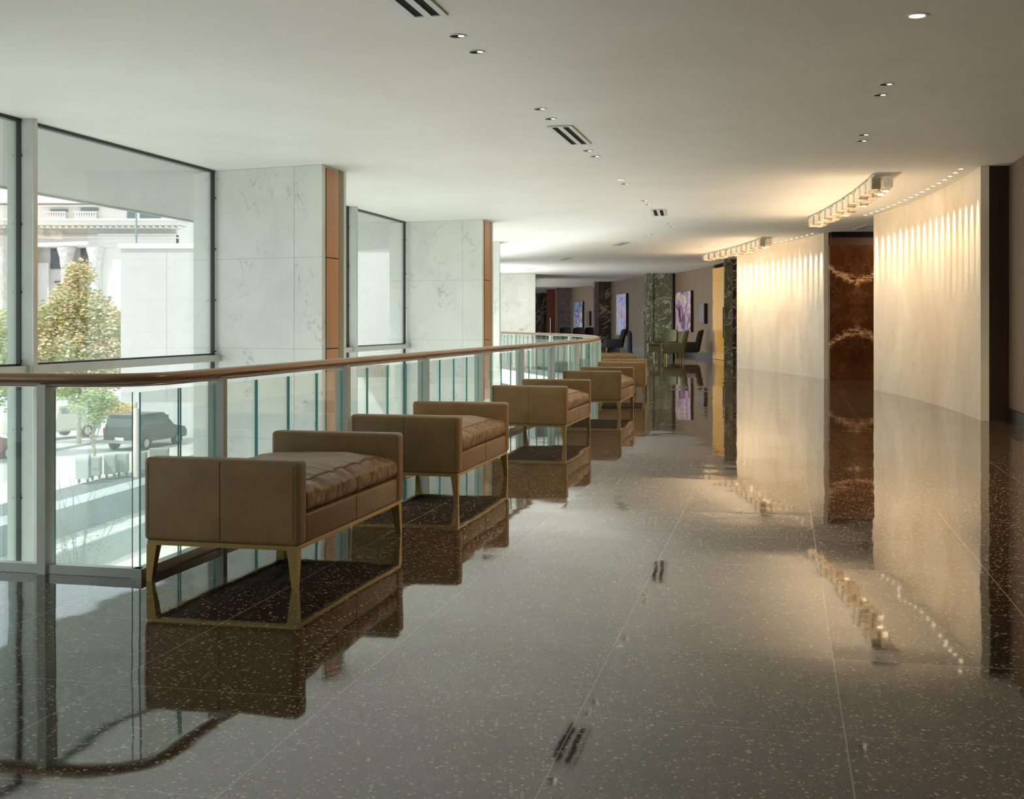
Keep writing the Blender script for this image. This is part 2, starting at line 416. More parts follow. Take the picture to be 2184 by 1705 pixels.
M['cardark'] = simple('dark_car_paint', (.035, .045, .05), .25, spec=.8)
M['carred'] = simple('red_car_paint', (.25, .04, .05), .3)
M['tyre'] = simple('tyre_rubber', (.03, .03, .03), .8)
M['carglass'] = simple('car_glass', (.10, .15, .16), .1, spec=.9)
M['boxgrey'] = simple('grey_box_paint', (.42, .46, .46), .6)
M['boxgreen'] = simple('sage_box_paint', (.40, .46, .36), .6)
M['art_a'] = mk_painting('abstract_plum_green', [(.36, (.02, .015, .02)), (.45, (.14, .05, .11)), (.50, (.26, .22, .42)), (.55, (.50, .22, .26)), (.60, (.36, .48, .15)), (.68, (.05, .03, .04))], 1.7)
M['art_b'] = mk_painting('abstract_blue_pink', [(.30, (.05, .07, .30)), (.42, (.22, .28, .62)), (.52, (.50, .55, .85)), (.60, (.55, .20, .28)), (.70, (.72, .66, .80))], 4.1)
M['art_c'] = mk_painting('abstract_blue', [(.40, (.03, .07, .22)), (.52, (.05, .12, .32)), (.60, (.45, .30, .30)), (.68, (.62, .62, .70)), (.8, (.06, .12, .30))], 6.3)
M['mirror'] = simple('framed_mirror_glass', (.10, .095, .10), .12)

# ------------------------------------------------------------------ plan curves
SL = .2225
def fac_x(Y): return -4.21+SL*(Y-17.23)
def hall_slope(Y):
    if Y < 21: return .2225
    if Y > 34: return -.14
    return .2225+(Y-21)/13*(-.3625)
def build_line(f_slope, p0, y1, step):
    out = [p0]; x, y = p0
    while y < y1-1e-6:
        h = min(step, y1-y); x += f_slope(y+h/2)*h; y += h; out.append((x, y))
    return out
def rail_slope(Y):
    if Y < 20: return .2255
    if Y > 32: return -.2255
    return .2255*(26-Y)/6
CORNER = (-1.925, 6.37)
rail_line = build_line(rail_slope, CORNER, 39.0, .25)
FRONT_DIR = Vector((-1, .22)).normalized()
front_len = 4.50
FRONT_END = (CORNER[0]+FRONT_DIR.x*front_len, CORNER[1]+FRONT_DIR.y*front_len)
def circle_wall(y0, y1, n, R=46.0, x0=7.43, yc=27.2):
    return [(x0-(R-math.sqrt(R*R-(y-yc)**2)), y) for y in [y0+(y1-y0)*i/n for i in range(n+1)]]

# ------------------------------------------------------------------ floor, ceiling, shell
bm = B()
fx = fac_x(6.37)-.05
prism(bm, [(-10.4, -10.5), (14, -10.5), (14, CORNER[1]), CORNER, (fx, CORNER[1])], -.40, 0)
prism(bm, [(fx, CORNER[1]), CORNER, FRONT_END, (fac_x(FRONT_END[1])-.05, FRONT_END[1]+.02)], -.40, 0)
rl = rail_line[::2]
if rl[-1] != rail_line[-1]: rl.append(rail_line[-1])
prism_strip(bm, rl, [(14, p[1]) for p in rl], -.40, 0)
prism(bm, [(-6, 39.0), (14, 39.0), (14, 92), (-6, 92)], -.40, 0)
struct(obj('floor', bm, [M['floor']]))
# white edge of the floor slab round the void
bm = B(); slab_edge = offset([FRONT_END, CORNER], .02)
ring = offset(rail_line, .0)
prism_strip(bm, offset(rail_line, .012), offset(rail_line, -.0), -.55, -.012)
prism_strip(bm, [(FRONT_END[0], FRONT_END[1]+.012), (CORNER[0], CORNER[1]+.012)], [FRONT_END, CORNER], -.55, -.012)
struct(obj('trim_1', bm, M['white']), 'white painted edge of the floor slab around the open void', 'trim')

canopy_edge = [(-6.93+.204*(y-17.9), y) for y in (-10.5, 0, 10, 20, 26)] + [(-4.75, 30), (-4.55, 33)]
inner_fac = [(fac_x(y), y) for y in (-10.5, 0, 10, 20, 26)] + [(-1.9, 32.9), (-2.2, 38), (-3.2, 46), (-5, 60)]
canopy_in = [(fac_x(y), y) for y in (-10.5, 0, 10, 20, 26)] + [(-2.05, 30), (-1.9, 33)]
bm = B(); prism(bm, inner_fac[::-1] + [(14, -10.5), (14, 92), (-5, 92)][:0] + [(15, -10.5), (15, 92), (-5, 92)], CEIL, CEIL+.5)
struct(obj('ceiling', bm, M['ceiling']))
bm = B(); prism_strip(bm, canopy_in, canopy_edge, CEIL+.001, CEIL+.5)
ce = {(round(a, 3), round(b, 3)) for a, b in canopy_edge}
for v in bm.verts:                        # the soffit falls slightly towards its outer edge
    if (round(v.co.x, 3), round(v.co.y, 3)) in ce and v.co.z < CEIL+.1: v.co.z -= .24
struct(obj('exterior_canopy', bm, M['soffit']), 'pale grey soffit of the canopy outside the windows', 'canopy')
bm = B(); prism_strip(bm, offset(canopy_edge, .0), offset(canopy_edge, .06), CEIL-.27, CEIL+.6)
struct(obj('trim_2', bm, M['soffit']), 'thin drip edge along the outside canopy', 'trim')
# back wall of the hall behind the camera and the near brown wall on the right
bm = B(); box(bm, (0, -10.6, 1.5), (26, .2, 4.2)); struct(obj('wall_back', bm, M['wallcover']))
bm = B(); wallseg(bm, (6.85-.23*27, -10.1), (6.85, 16.9), .2, 0, CEIL); struct(obj('wall_right', bm, M['wallcover']))
bm = B(); wallseg(bm, (6.53-.01, 16.93), (7.08, 16.93), -.12, 0, CEIL)
struct(obj('wall_recess', bm, M['darkwall']))
for i, xx in enumerate((6.60,)):
    bm = B(); box(bm, (xx+.05, 16.92, CEIL/2), (.006, .012, CEIL)); struct(obj('trim_3', bm, M['bronze']), 'thin bronze line in the dark recess panel', 'trim')
bm = B(); wallseg(bm, (6.84-.23*27, -10.1), (6.84, 16.89), -.03, 0, .18); wallseg(bm, (6.53, 16.90), (6.84, 16.90), .03, 0, .18)
struct(obj('baseboard_right', bm, M['black']))

# curved, washed marble walls
p1 = circle_wall(16.70, 24.42, 26); p2 = [(x+.03+.22*(y-29.02)/7.5, y) for x, y in circle_wall(29.02, 36.5, 26)]
dx1 = 6.42-p1[0][0]
p1 = [(x+dx1*(1-(y-16.7)/7.7)+(-.10)*((y-16.7)/7.7), y) for x, y in p1]
for k, (pl, lab) in enumerate(((p1, 'nearer tall curved cream marble wall washed by ceiling spotlights'), (p2, 'farther curved cream marble wall washed by ceiling spotlights'))):
    bm = B(); prism_strip(bm, pl, offset(pl, -.11), 0, CEIL)
    struct(obj('wall_curved_%d' % (k+1), bm, M['onyx'], smooth=30), lab, 'wall')
# rooms hidden behind them
bm = B(); prism_strip(bm, offset(p1, -.11), [(14.5, y) for _, y in p1], 0, CEIL); struct(obj('wall_core_1', bm, M['darkwall']))
bm = B(); prism_strip(bm, offset(p2, -.11), [(14.5, y) for _, y in p2], 0, CEIL); struct(obj('wall_core_2', bm, M['darkwall']))
bm = B(); box(bm, (13.9, 26.7, CEIL/2), (.2, 4.4, CEIL)); struct(obj('wall_passage_end', bm, M['darkwall']))
bm = B(); wallseg(bm, (7.49, 28.86), (13.8, 28.86), .12, 0, 3.18)
struct(obj('wall_passage', bm, M['brownmarble']), 'brown book-matched marble wall with glowing veins between the curved cream walls', 'wall')
bm = B(); box(bm, (10.65, 28.90, 3.275), (6.2, .14, .19)); struct(obj('trim_4', bm, M['darkbronze']), 'bronze band above the brown marble', 'trim')
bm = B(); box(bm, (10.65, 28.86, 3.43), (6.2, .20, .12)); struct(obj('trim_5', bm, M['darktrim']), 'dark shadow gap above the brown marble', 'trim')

# bays beyond the curved walls
def bay_wall(name, a, b, mat, t=.2, base=True, n=None):
    bm = B(); wallseg(bm, a, b, t, 0, CEIL); struct(obj(name, bm, mat))
    if base:
        bm = B(); wallseg(bm, a, b, -.03, 0, .19); struct(obj('baseboard_%s' % n, bm, M['black']))
bay_wall('wall_bay_1', (7.60, 45.4), (7.0, 54.0), M['wallcover'], n='bay_1')
bay_wall('wall_bay_2', (6.2, 56.5), (5.1, 64.0), M['wallcover'], n='bay_2')
bay_wall('wall_bay_3', (4.75, 68.8), (3.5, 75.6), M['wallcover'], n='bay_3')
def pil(name, x0, x1, y, mat, t=1.0, lab=None):
    bm = B(); box(bm, ((x0+x1)/2, y+t/2, CEIL/2), (x1-x0, t, CEIL)); return struct(obj(name, bm, mat), lab, 'pillar' if lab else None)
pil('pillar', 7.15, 7.42, 41.0, M['green'], .16, 'slim green veined marble pillar beside the golden wood door')
pil('pillar.001', 7.42, 9.0, 40.9, M['darkmarble'], .2, 'dark marble return wall just left of the farther curved wall')
pil('pillar.002', 6.10, 6.90, 52.8, M['green'], .8, 'broad green veined marble pillar behind the olive armchairs')
pil('pillar.003', 5.82, 6.10, 52.75, M['green'], .9, 'polished edge of the broad green marble pillar')
pil('pillar.004', 4.52, 5.35, 63.6, M['darkmarble'], .8, 'dark veined marble pillar behind the black armchair')
pil('pillar.005', 4.30, 4.52, 63.55, M['purple'], .9, 'plum edge of the dark marble pillar at the railing bend')
pil('pillar.006', 2.83, 3.75, 75.0, M['purple'], .8, 'plum marble pillar left of the farthest blue painting')
pil('pillar.007', 2.70, 2.83, 74.95, M['wallcover'], .9, 'narrow brown strip beside the plum pillar')
bm = B(); box(bm, (11, 39, CEIL/2), (6.6, 4.8, CEIL)); struct(obj('wall_core_3', bm, M['darkwall']))
bm = B(); box(bm, (11.4, 66, CEIL/2), (7.2, 50, CEIL)); struct(obj('wall_core_4', bm, M['darkwall']))
bm = B(); box(bm, (7.0, 88, CEIL/2), (26, .3, CEIL)); struct(obj('wall_end', bm, M['darkmarble']))
# doors
d = thing('door_1', (7.55, 44.2, 0), math.atan2(.1, 2.4), 'golden wood door at the near end of the first bay', 'door', kind='structure')
bm = B(); box(bm, (0, 0, 1.68), (.07, 2.35, 3.34)); obj('door_leaf', bm, M['orangewood'], d)
bm = B(); tube(bm, [(-.09, -.95, .8), (-.09, -.95, 1.9)], .025, 8); obj('door_handle', bm, M['black'], d)
bm = B()
for z in (.35, 1.3, 2.1, 2.95): box(bm, (-.04, 1.15, z), (.02, .06, .16))
obj('hinge', bm, M['brass'], d)
bm = B(); box(bm, (7.6, 44.3, CEIL-.04), (.12, 2.5, .08)); struct(obj('trim_6', bm, M['darktrim']))
d = thing('door_2', (2.5, 77.3, 0), 0, 'red wood door at the far end of the hall with upright pull handle', 'door', kind='structure')
bm = B(); box(bm, (0, 0, CEIL/2-.01), (.62, .08, CEIL-.04)); obj('door_leaf', bm, M['redwood'], d)
bm = B(); tube(bm, [(-.06, -.10, .1), (-.06, -.10, 1.66)], .035, 8); obj('door_handle', bm, M['steel'], d)
d = thing('door_3', (6.26, 56.3, 0), .1, 'narrow wood door edge at the right of the second bay wall', 'door', kind='structure')
bm = B(); box(bm, (0, 0, 1.68), (.14, .12, 3.34)); obj('door_leaf', bm, M['bronze'], d)

# ------------------------------------------------------------------ facade piers
ZL = -6.85
def pier(fr, lf, br, lab, bronze=True, i=0):
    fr = Vector(fr); lf = Vector(lf); br = Vector(br)
    out = lf+(lf-fr).normalized()*.36; bl = out+(br-fr)
    t = thing('marble_pier', (fr.x, fr.y, 0), 0, lab, 'pillar', 'marble piers along the windows', 'structure')
    bm = B(); pts = [fr, br, bl, out]; prism(bm, [(p.x-fr.x, p.y-fr.y) for p in pts], ZL, CEIL)
    obj('pier_body', bm, M['marble'], t)
    # vertical joint on the face
    u = (lf-fr).normalized(); nrm = Vector((u.y, -u.x)); 
    if nrm.y > 0: nrm = -nrm
    bm = B(); q = u*((lf-fr).length*.25)
    box(bm, (q.x+nrm.x*.0005, q.y+nrm.y*.0005, (ZL+CEIL)/2), (.007, .002, CEIL-ZL), math.atan2(u.y, u.x)); obj('joint', bm, M['concrete'], t)
    if bronze:
        dd = (br-fr); L = dd.length; dd.normalize(); nn = Vector((dd.y, -dd.x))
        ang = math.atan2(dd.y, dd.x)
        for z0, z1 in ((-.265, .978), (.992, 2.228), (2.242, CEIL-.03)):
            bm = B(); c = dd*(L*.40)+nn*.004
            box(bm, (c.x, c.y, (z0+z1)/2), (L*.50, .02, z1-z0), ang); obj('bronze_panel', bm, M['bronze'], t)
        bm = B(); c = dd*(L*.775)+nn*.003; box(bm, (c.x, c.y, (CEIL-.3)/2), (L*.19, .012, CEIL+.3-.02), ang); obj('shade_strip', bm, M['painted_shade'], t)  # dark strip painted in for the shadow on the marble return
        bm = B(); c = dd*(L*.40)+nn*.001; box(bm, (c.x, c.y, 1.6), (L*.505, .01, 3.7), ang); obj('panel_gap', bm, M['darktrim'], t)
    return t
pier((-2.575, 16.51), (-4.21, 17.23), (-2.37, 17.42), 'large pale marble pier nearest the left window, bronze side panels')
pier((-.615, 25.28), (-2.29, 25.98), (-.405, 26.2), 'second pale marble pier with narrow bronze side strip')
pier((-.33, 32.2), (-1.95, 32.9), (-.315, 33.1), 'third pale marble pier, mostly hidden behind the second', bronze=False)
pier((-4.55, 7.75), (-6.2, 8.45), (-4.35, 8.65), 'pale marble pier left of the railing corner')
pier((-6.5, -1.1), (-8.2, -.4), (-6.3, -.2), 'pale marble pier behind the viewpoint')
bm = B(); box(bm, (-2.5, 54.2, (CEIL+ZL)/2), (7.06, .9, CEIL-ZL)); struct(obj('wall_far_marble', bm, M['marble']), 'pale marble end wall beyond the far side of the railing', 'wall')
bm = B(); box(bm, (-2.1, 44.0, (CEIL+ZL)/2), (1.7, .9, CEIL-ZL), -.25); struct(obj('wall_pier_far', bm, M['marble']), 'pale marble pier hidden beyond the third', 'wall')

# ------------------------------------------------------------------ windows
def window(n, a, b, zb=ZL, mull=True, lab='', fm=.5):
    """glazing bay from a to b on the facade line"""
    a = Vector(a); b = Vector(b); d = (b-a); L = d.length; d.normalize(); ang = math.atan2(d.y, d.x)-PI/2
    t = thing('window_%d' % n, (a.x, a.y, 0), ang, lab, 'window', kind='structure')
    # local: y along facade, +x towards the room
    h = CEIL-zb; zc = (CEIL+zb)/2
    spans = [(0, L*fm-.02), (L*fm+.02, L)] if mull else [(0, L)]
    for (y0, y1) in spans:
        bm = B(); box(bm, (0, (y0+y1)/2, zc), (.02, y1-y0-.04, h-.04)); obj('window_glass', bm, M['glass'], t)
        bm = B()
        box(bm, (0, y0+.018, zc), (.05, .03, h)); box(bm, (0, y1-.018, zc), (.05, .03, h))
        box(bm, (0, (y0+y1)/2, CEIL-.018), (.06, y1-y0, .035)); box(bm, (0, (y0+y1)/2, zb+.04), (.06, y1-y0, .08))
        box(bm, (0, (y0+y1)/2, .90), (.05, y1-y0, .02))
        for k in range(10):
            z = 3.1-k*.72
            if z > zb+.2: box(bm, (.03, y1-.018, z), (.012, .075, .02)); box(bm, (.03, y0+.018, z), (.012, .06, .02))
        obj('window_frame', bm, M['frame'], t)
        bm = B(); box(bm, (.07, (y0+y1)/2+.04, .845), (.11, y1-y0+.10, .088)); obj('window_sill', bm, M['steel'], t)
    if mull:
        bm = B(); box(bm, (.012, L*fm, zc), (.30, .075, h)); obj('mullion', bm, M['postpaint'], t)
        bm = B(); box(bm, (.166, L*fm, zc), (.008, .078, h)); obj('mullion_cap', bm, M['steel'], t)
window(1, (fac_x(9.35), 9.35), (fac_x(17.2), 17.2), lab='tall left window looking onto the street and stone building', fm=.448)
window(2, (fac_x(18.2), 18.2), (fac_x(25.9), 25.9), lab='tall window between the two bronze-sided marble piers', fm=.565)
window(3, (-2.2, 26.9), (-1.95, 32.8), lab='far window between the second and third marble piers', mull=False)
window(4, (fac_x(.35), .35), (fac_x(7.3), 7.3), zb=0, lab='left window before the railing, outside the view')
window(5, (fac_x(7.35), 7.36), (fac_x(8.4), 8.4), mull=False, lab='narrow glazing beside the pier at the railing corner')
window(6, (fac_x(-10.3), -10.3), (fac_x(-.5), -.5), zb=0, lab='left window behind the viewpoint')
window(7, (-1.9, 33.9), (-3.0, 43.6), mull=False, lab='farthest window past the third marble pier')

# ------------------------------------------------------------------ lower level and outside ground
bm = B(); box(bm, (-8, 24, ZL-.1), (40, 70, .2)); struct(obj('ground', bm, M['paving']))
bm = B(); lw = offset(rail_line, -2.5); prism_strip(bm, lw, offset(lw, -.2), ZL, -.4); struct(obj('wall_lower', bm, M['white']))
bm = B(); box(bm, (-3.6, 5.4, -3.6), (9, .2, 6.4), -.2); struct(obj('wall_lower_front', bm, M['white']))
bm = B(); box(bm, (-2.0, 47, -3.6), (9, .2, 6.4)); struct(obj('wall_lower_end', bm, M['white']))
# round white lobby columns seen through the far glass
for k, (x, y) in enumerate(((.05, 24.5), (.9, 30))):
    bm = B(); lathe(bm, [(.22, ZL), (.22, -.42)], 20, (x, y, 0)); struct(obj('column', bm, M['white'], smooth=True), ('round white column below the railing, nearer one', 'round white column below the railing, farther one')[k], 'column')
# planter terraces
def terr(y): return .16*(y-41.1)
def strip(name, xa, xb, y0, y1, z0, z1, mat, sl=.16):
    bm = B(); prism(bm, [(xa+sl*(y0-41.1), y0), (xb+sl*(y0-41.1), y0), (xb+sl*(y1-41.1), y1), (xa+sl*(y1-41.1), y1)], z0, z1)
    return obj(name, bm, mat)
def line_strip(name, a, b, back, z0, z1, mat):
    """wall running a->b (near edge), extending 'back' metres away on the left"""
    d = Vector((b[0]-a[0], b[1]-a[1])); d.normalize(); n = Vector((-d.y, d.x))*back
    bm = B(); prism(bm, [a, b, (b[0]+n.x, b[1]+n.y), (a[0]+n.x, a[1]+n.y)], z0, z1); return obj(name, bm, mat)
def ln(a, b, k):  # extend line
    a = Vector(a); b = Vector(b); d = b-a; return (tuple(a-d*k), tuple(b+d*k))
A0, A1 = ln((-15.4, 41.1), (-14.4, 47.4), 3.0)
dT = Vector((A1[0]-A0[0], A1[1]-A0[1])).normalized(); nT = Vector((-dT.y, dT.x))
def sh(p, k): return (p[0]+nT.x*k, p[1]+nT.y*k)
struct(line_strip('wall_planter_1', A0, A1, 1.0, ZL, -5.0, M['planterwall']), 'weathered upper planter wall outside', 'wall')
o = line_strip('trim_7', sh(A0, -.01), sh(A1, -.01), 1.02, -5.0, -4.98, M['concrete']); struct(o, 'pale coping on the upper planter wall', 'trim')
struct(line_strip('wall_planter_2', sh(A0, -1.5), sh(A1, -1.5), .12, ZL, -5.95, M['planterwall']), 'lower planter wall outside', 'wall')
tag(line_strip('gravel', sh(A0, 1.0), sh(A1, 1.0), 1.9, -5.4, -5.06, M['gravel']), 'grey gravel bed behind the upper planter wall', 'gravel', kind='stuff')
tag(line_strip('gravel.001', sh(A0, -1.38), sh(A1, -1.38), 1.38, ZL, -5.97, M['gravel2']), 'pale gravel strip between the two planter walls', 'gravel', kind='stuff')
struct(line_strip('sidewalk', sh(A0, 2.9), sh(A1, 2.9), 3.2, -5.6, -5.08, M['paving']), 'sunlit sidewalk beside the gravel bed', 'sidewalk')
struct(line_strip('street', sh(A0, 6.1), sh(A1, 6.1), 70, -5.6, -5.12, M['asphalt']), 'pale sunlit street', 'street')
bm = B(); box(bm, (0, 130, -5.3), (220, 140, .2)); struct(obj('ground.001', bm, M['asphalt']))
struct(line_strip('trim_8', sh(A0, 10.6), sh(A1, 10.6), .3, -5.12, -5.0, M['concrete']), 'pale kerb across the street', 'trim')

# marble wing of the building outside
t = thing('building_wing', (-13.9, 48, -1.76), 0, 'projecting pale stone wing with white coping outside the left window', 'building')
bm = B(); box(bm, (4.9, 4, 3.0), (12.8, 8, 6.06)); obj('wall_block', bm, M['wing'], t)
bm = B(); box(bm, (4.9, 3.96, 6.13), (12.96, 8.1, .20)); obj('coping', bm, M['stone'], t)
bm = B(); box(bm, (4.9, 4.6, -1.7), (7.6, 6.5, 3.3)); obj('recessed_glazing', bm, M['planterwall'], t)
bm = B(); box(bm, (.30, -.004, 3.0), (.02, .01, 6.0)); obj('joint', bm, M['concrete'], t)

# neoclassical building across the street
def facade_building():
    Y = 112.0; k = Y/F
    def X(u): return (u-UC)*k
    def Z(v): return EYE+(VH-v)*k
    cx = X(150)
    t = thing('stone_building', (cx, Y, -5.2), 0, 'white classical stone building with cornice, columns and balustrades across the street', 'building')
    ox, oz = cx, -5.2
    def bb(bm, u0, u1, v0, v1, y0, y1):
        box(bm, ((X(u0)+X(u1))/2-ox, (y0+y1)/2, (Z(v0)+Z(v1))/2-oz), (abs(X(u1)-X(u0)), y1-y0, abs(Z(v1)-Z(v0))))
    bm = B(); bb(bm, -260, 368, 360, 850, 1.4, 16); bb(bm, -260, 372, 500, 528, .6, 1.5)
    bb(bm, 206, 372, 498, 850, .4, 1.5); bb(bm, 58, 97, 560, 850, .8, 1.5); bb(bm, 131, 162, 560, 850, 1.0, 1.5)
    obj('wall', bm, M['stone'], t)
    bm = B(); bb(bm, -260, 392, 473, 482, -1.2, 1.6); bb(bm, -260, 396, 469, 473, -1.5, 1.6); bb(bm, -260, 380, 426, 432, .2, 1.6); bb(bm, -260, 375, 436, 439, .8, 1.6)
    bb(bm, -260, 375, 505, 508, .2, 1.5); bb(bm, -260, 375, 522, 527, .2, 1.5)
    obj('cornice', bm, M['stone'], t)
    for kx in range(-16, 23):
        u = 120+kx*13.2
        if -90 < u < 392:
            bm = B(); bb(bm, u, u+5, 484, 488, -.9, 1.4); obj('dentil', bm, M['stone'], t)
    for (u0, u1, v0, v1) in ((97, 131, 529, 572), (162, 199, 529, 568), (-20, 20, 529, 572), (97, 134, 443, 449), (162, 200, 441, 447), (262, 284, 446, 468), (290, 320, 446, 468), (322, 334, 446, 468), (105, 132, 599, 602)):
        bm = B(); bb(bm, u0, u1, v0, v1, 1.25, 1.45); obj('window', bm, M['winglass'], t)
    for (u0, u1) in ((88, 134), (152, 200)):
        bm = B()
        n = 9
        for q in range(n):
            uu = u0+(u1-u0)*(q+.5)/n
            lathe(bm, [(.06, 0), (.10, .12), (.05, .35), (.06, .5)], 6, (X(uu)-ox, .8, Z(464)-oz))
        bb(bm, u0, u1, 450, 452, .6, 1.0); bb(bm, u0, u1, 464, 467, .6, 1.0)
        obj('balustrade', bm, M['stone'], t)
        bm = B(); bb(bm, u0, u1, 452, 464, 1.30, 1.38); obj('balcony_recess', bm, M['stonecarved'], t)
    for uc in (60, 141, 203, 2, -60):
        bm = B(); lathe(bm, [(.60, 0), (.52, 9.7), (.56, 9.8), (.60, 10.1), (.64, 10.7), (.85, 11.4), (.85, 11.6)], 14, (X(uc)-ox, .2, Z(528)-oz-11.6)); obj('column', bm, M['stonecarved'], t, smooth=True)
    bm = B(); bb(bm, 284, 290, 446, 468, .9, 1.3); obj('pilaster', bm, M['stone'], t)
facade_building()

# trees
def tree(name, base, height, blobs, nleaf, size, mat, lab, trunk_r=.13):
    t = thing(name, base, 0, lab, 'tree')
    rnd = random.Random(hash(name) % 99+len(lab))
    bm = B(); tube(bm, [(0, 0, 0), (.05, 0, height*.3), (-.05, .05, height*.62)], trunk_r, 10, trunk_r*.5)
    for k in range(9):
        b = blobs[k % len(blobs)]; z = height*(.28+.035*k)
        tube(bm, [(0, 0, z), (b[0]*.45, b[1]*.45, (z+b[2])/2), (b[0]*.9, b[1]*.9, b[2])], trunk_r*.38, 6, .015)
    obj('trunk', bm, M['bark'], t)
    bm = B(); tot = sum(b[3]**2 for b in blobs)
    for b in blobs:
        for _ in range(int(nleaf*b[3]**2/tot)):
            v = Vector((rnd.gauss(0, 1), rnd.gauss(0, 1), rnd.gauss(0, 1))).normalized()
            r = b[3]*(rnd.random()**.33)*(.8+.35*noise.noise(v*2.2+Vector(b[:3])))
            p = Vector(b[:3])+Vector((v.x*r, v.y*r, v.z*r*.9)); s = size*(.6+.8*rnd.random())
            q = Matrix.Rotation(rnd.random()*6.28, 3, 'Z') @ Matrix.Rotation(rnd.random()*3.14, 3, 'X')
            vs = [bm.verts.new(p+q @ Vector(c)) for c in ((-s*.5, 0, 0), (0, -s*.3, s*.05), (s*.6, 0, 0), (0, s*.3, s*.05))]
            bm.faces.new(vs)
    obj('foliage', bm, mat, t)
P = at(168, 960, 64)
tree('street_tree', (P.x, 64, -5.1), 9, [(0, 0, 9.0, 1.1), (-.4, 0, 7.7, 1.3), (.7, 0, 7.4, 1.2), (-1.7, .2, 6.6, 1.5), (1.5, -.2, 6.5, 1.4), (0, .3, 6.4, 1.6), (-2.1, 0, 4.9, 1.8), (.1, -.4, 4.8, 1.8), (1.9, .2, 5.0, 1.6), (-1.0, 0, 3.5, 1.4), (1.3, 0, 3.6, 1.3), (-3.1, .3, 3.6, 1.2)], 15000, .20, M['leaf'], 'tall autumn street tree with orange tipped crown behind the window mullion')
P = at(200, 965, 52)
tree('street_tree.001', (P.x, 52, -5.1), 3.2, [(0, 0, 3.2, .75), (-.6, 0, 2.9, .6), (.6, .1, 3.1, .6), (.1, 0, 2.5, .6), (-1.2, 0, 3.6, .7)], 4200, .11, M['leafgreen'], 'slim young green tree with pale trunk by the sidewalk', .06)
P = at(-30, 900, 58)
tree('street_tree.002', (P.x, 58, -5.1), 7, [(0, 0, 5.0, 2.0), (.3, 0, 6.3, 1.4), (.6, .2, 3.6, 1.6), (-.8, 0, 4, 1.6)], 5200, .19, M['leafgreen'], 'leafy green tree at the extreme left edge of the window')
P = at(238, 930, 74)
tree('street_shrub', (P.x, 74, -5.1), 1.6, [(0, 0, 1.3, .8), (-.9, 0, 1.2, .6), (.9, 0, 1.1, .7)], 1600, .14, M['leafyellow'], 'yellow autumn shrub behind the dark parked car', .05)
# bare shrubs just outside the railing glass
def twig_bush(name, base, h, n, lab, seed):
    rnd = random.Random(seed); t = thing(name, base, 0, lab, 'shrub')
    bm = B()
    for k in range(n):
        a = rnd.random()*6.28; lean = rnd.uniform(.15, .55); p = Vector((0, 0, 0)); d = Vector((math.cos(a)*lean, math.sin(a)*lean, 1)).normalized()
        pts = [p.copy()]
        for q in range(5):
            d = (d+Vector((rnd.uniform(-.2, .2), rnd.uniform(-.2, .2), 0))).normalized(); p = p+d*h/5*rnd.uniform(.7, 1.1); pts.append(p.copy())
            if q > 1:
                e = (d+Vector((rnd.uniform(-.9, .9), rnd.uniform(-.9, .9), .2))).normalized(); tube(bm, [p, p+e*h*.18], .012, 4, .005)
        tube(bm, pts, .022, 5, .006)
    obj('twigs', bm, M['twig'], t)
    bm = B()
    for k in range(n*14):
        p = Vector((rnd.gauss(0, h*.22), rnd.gauss(0, h*.22), rnd.uniform(.1, h*.5))); s = .07
        bm.faces.new([bm.verts.new(p+Vector(c)) for c in ((-s, 0, 0), (0, -s*.5, s*.3), (s, 0, 0), (0, s*.5, -s*.3))])
    obj('leaves', bm, M['greenfab'], t)
P = at(165, 1200, 36); twig_bush('bare_shrub', (P.x, 36, ZL), 3.6, 12, 'bare twiggy shrub in front of the planter walls', 3)
P = at(228, 1225, 33); twig_bush('bare_shrub.001', (P.x, 33, ZL), 1.1, 9, 'low shrub with red-brown leaves on the paving below', 5)

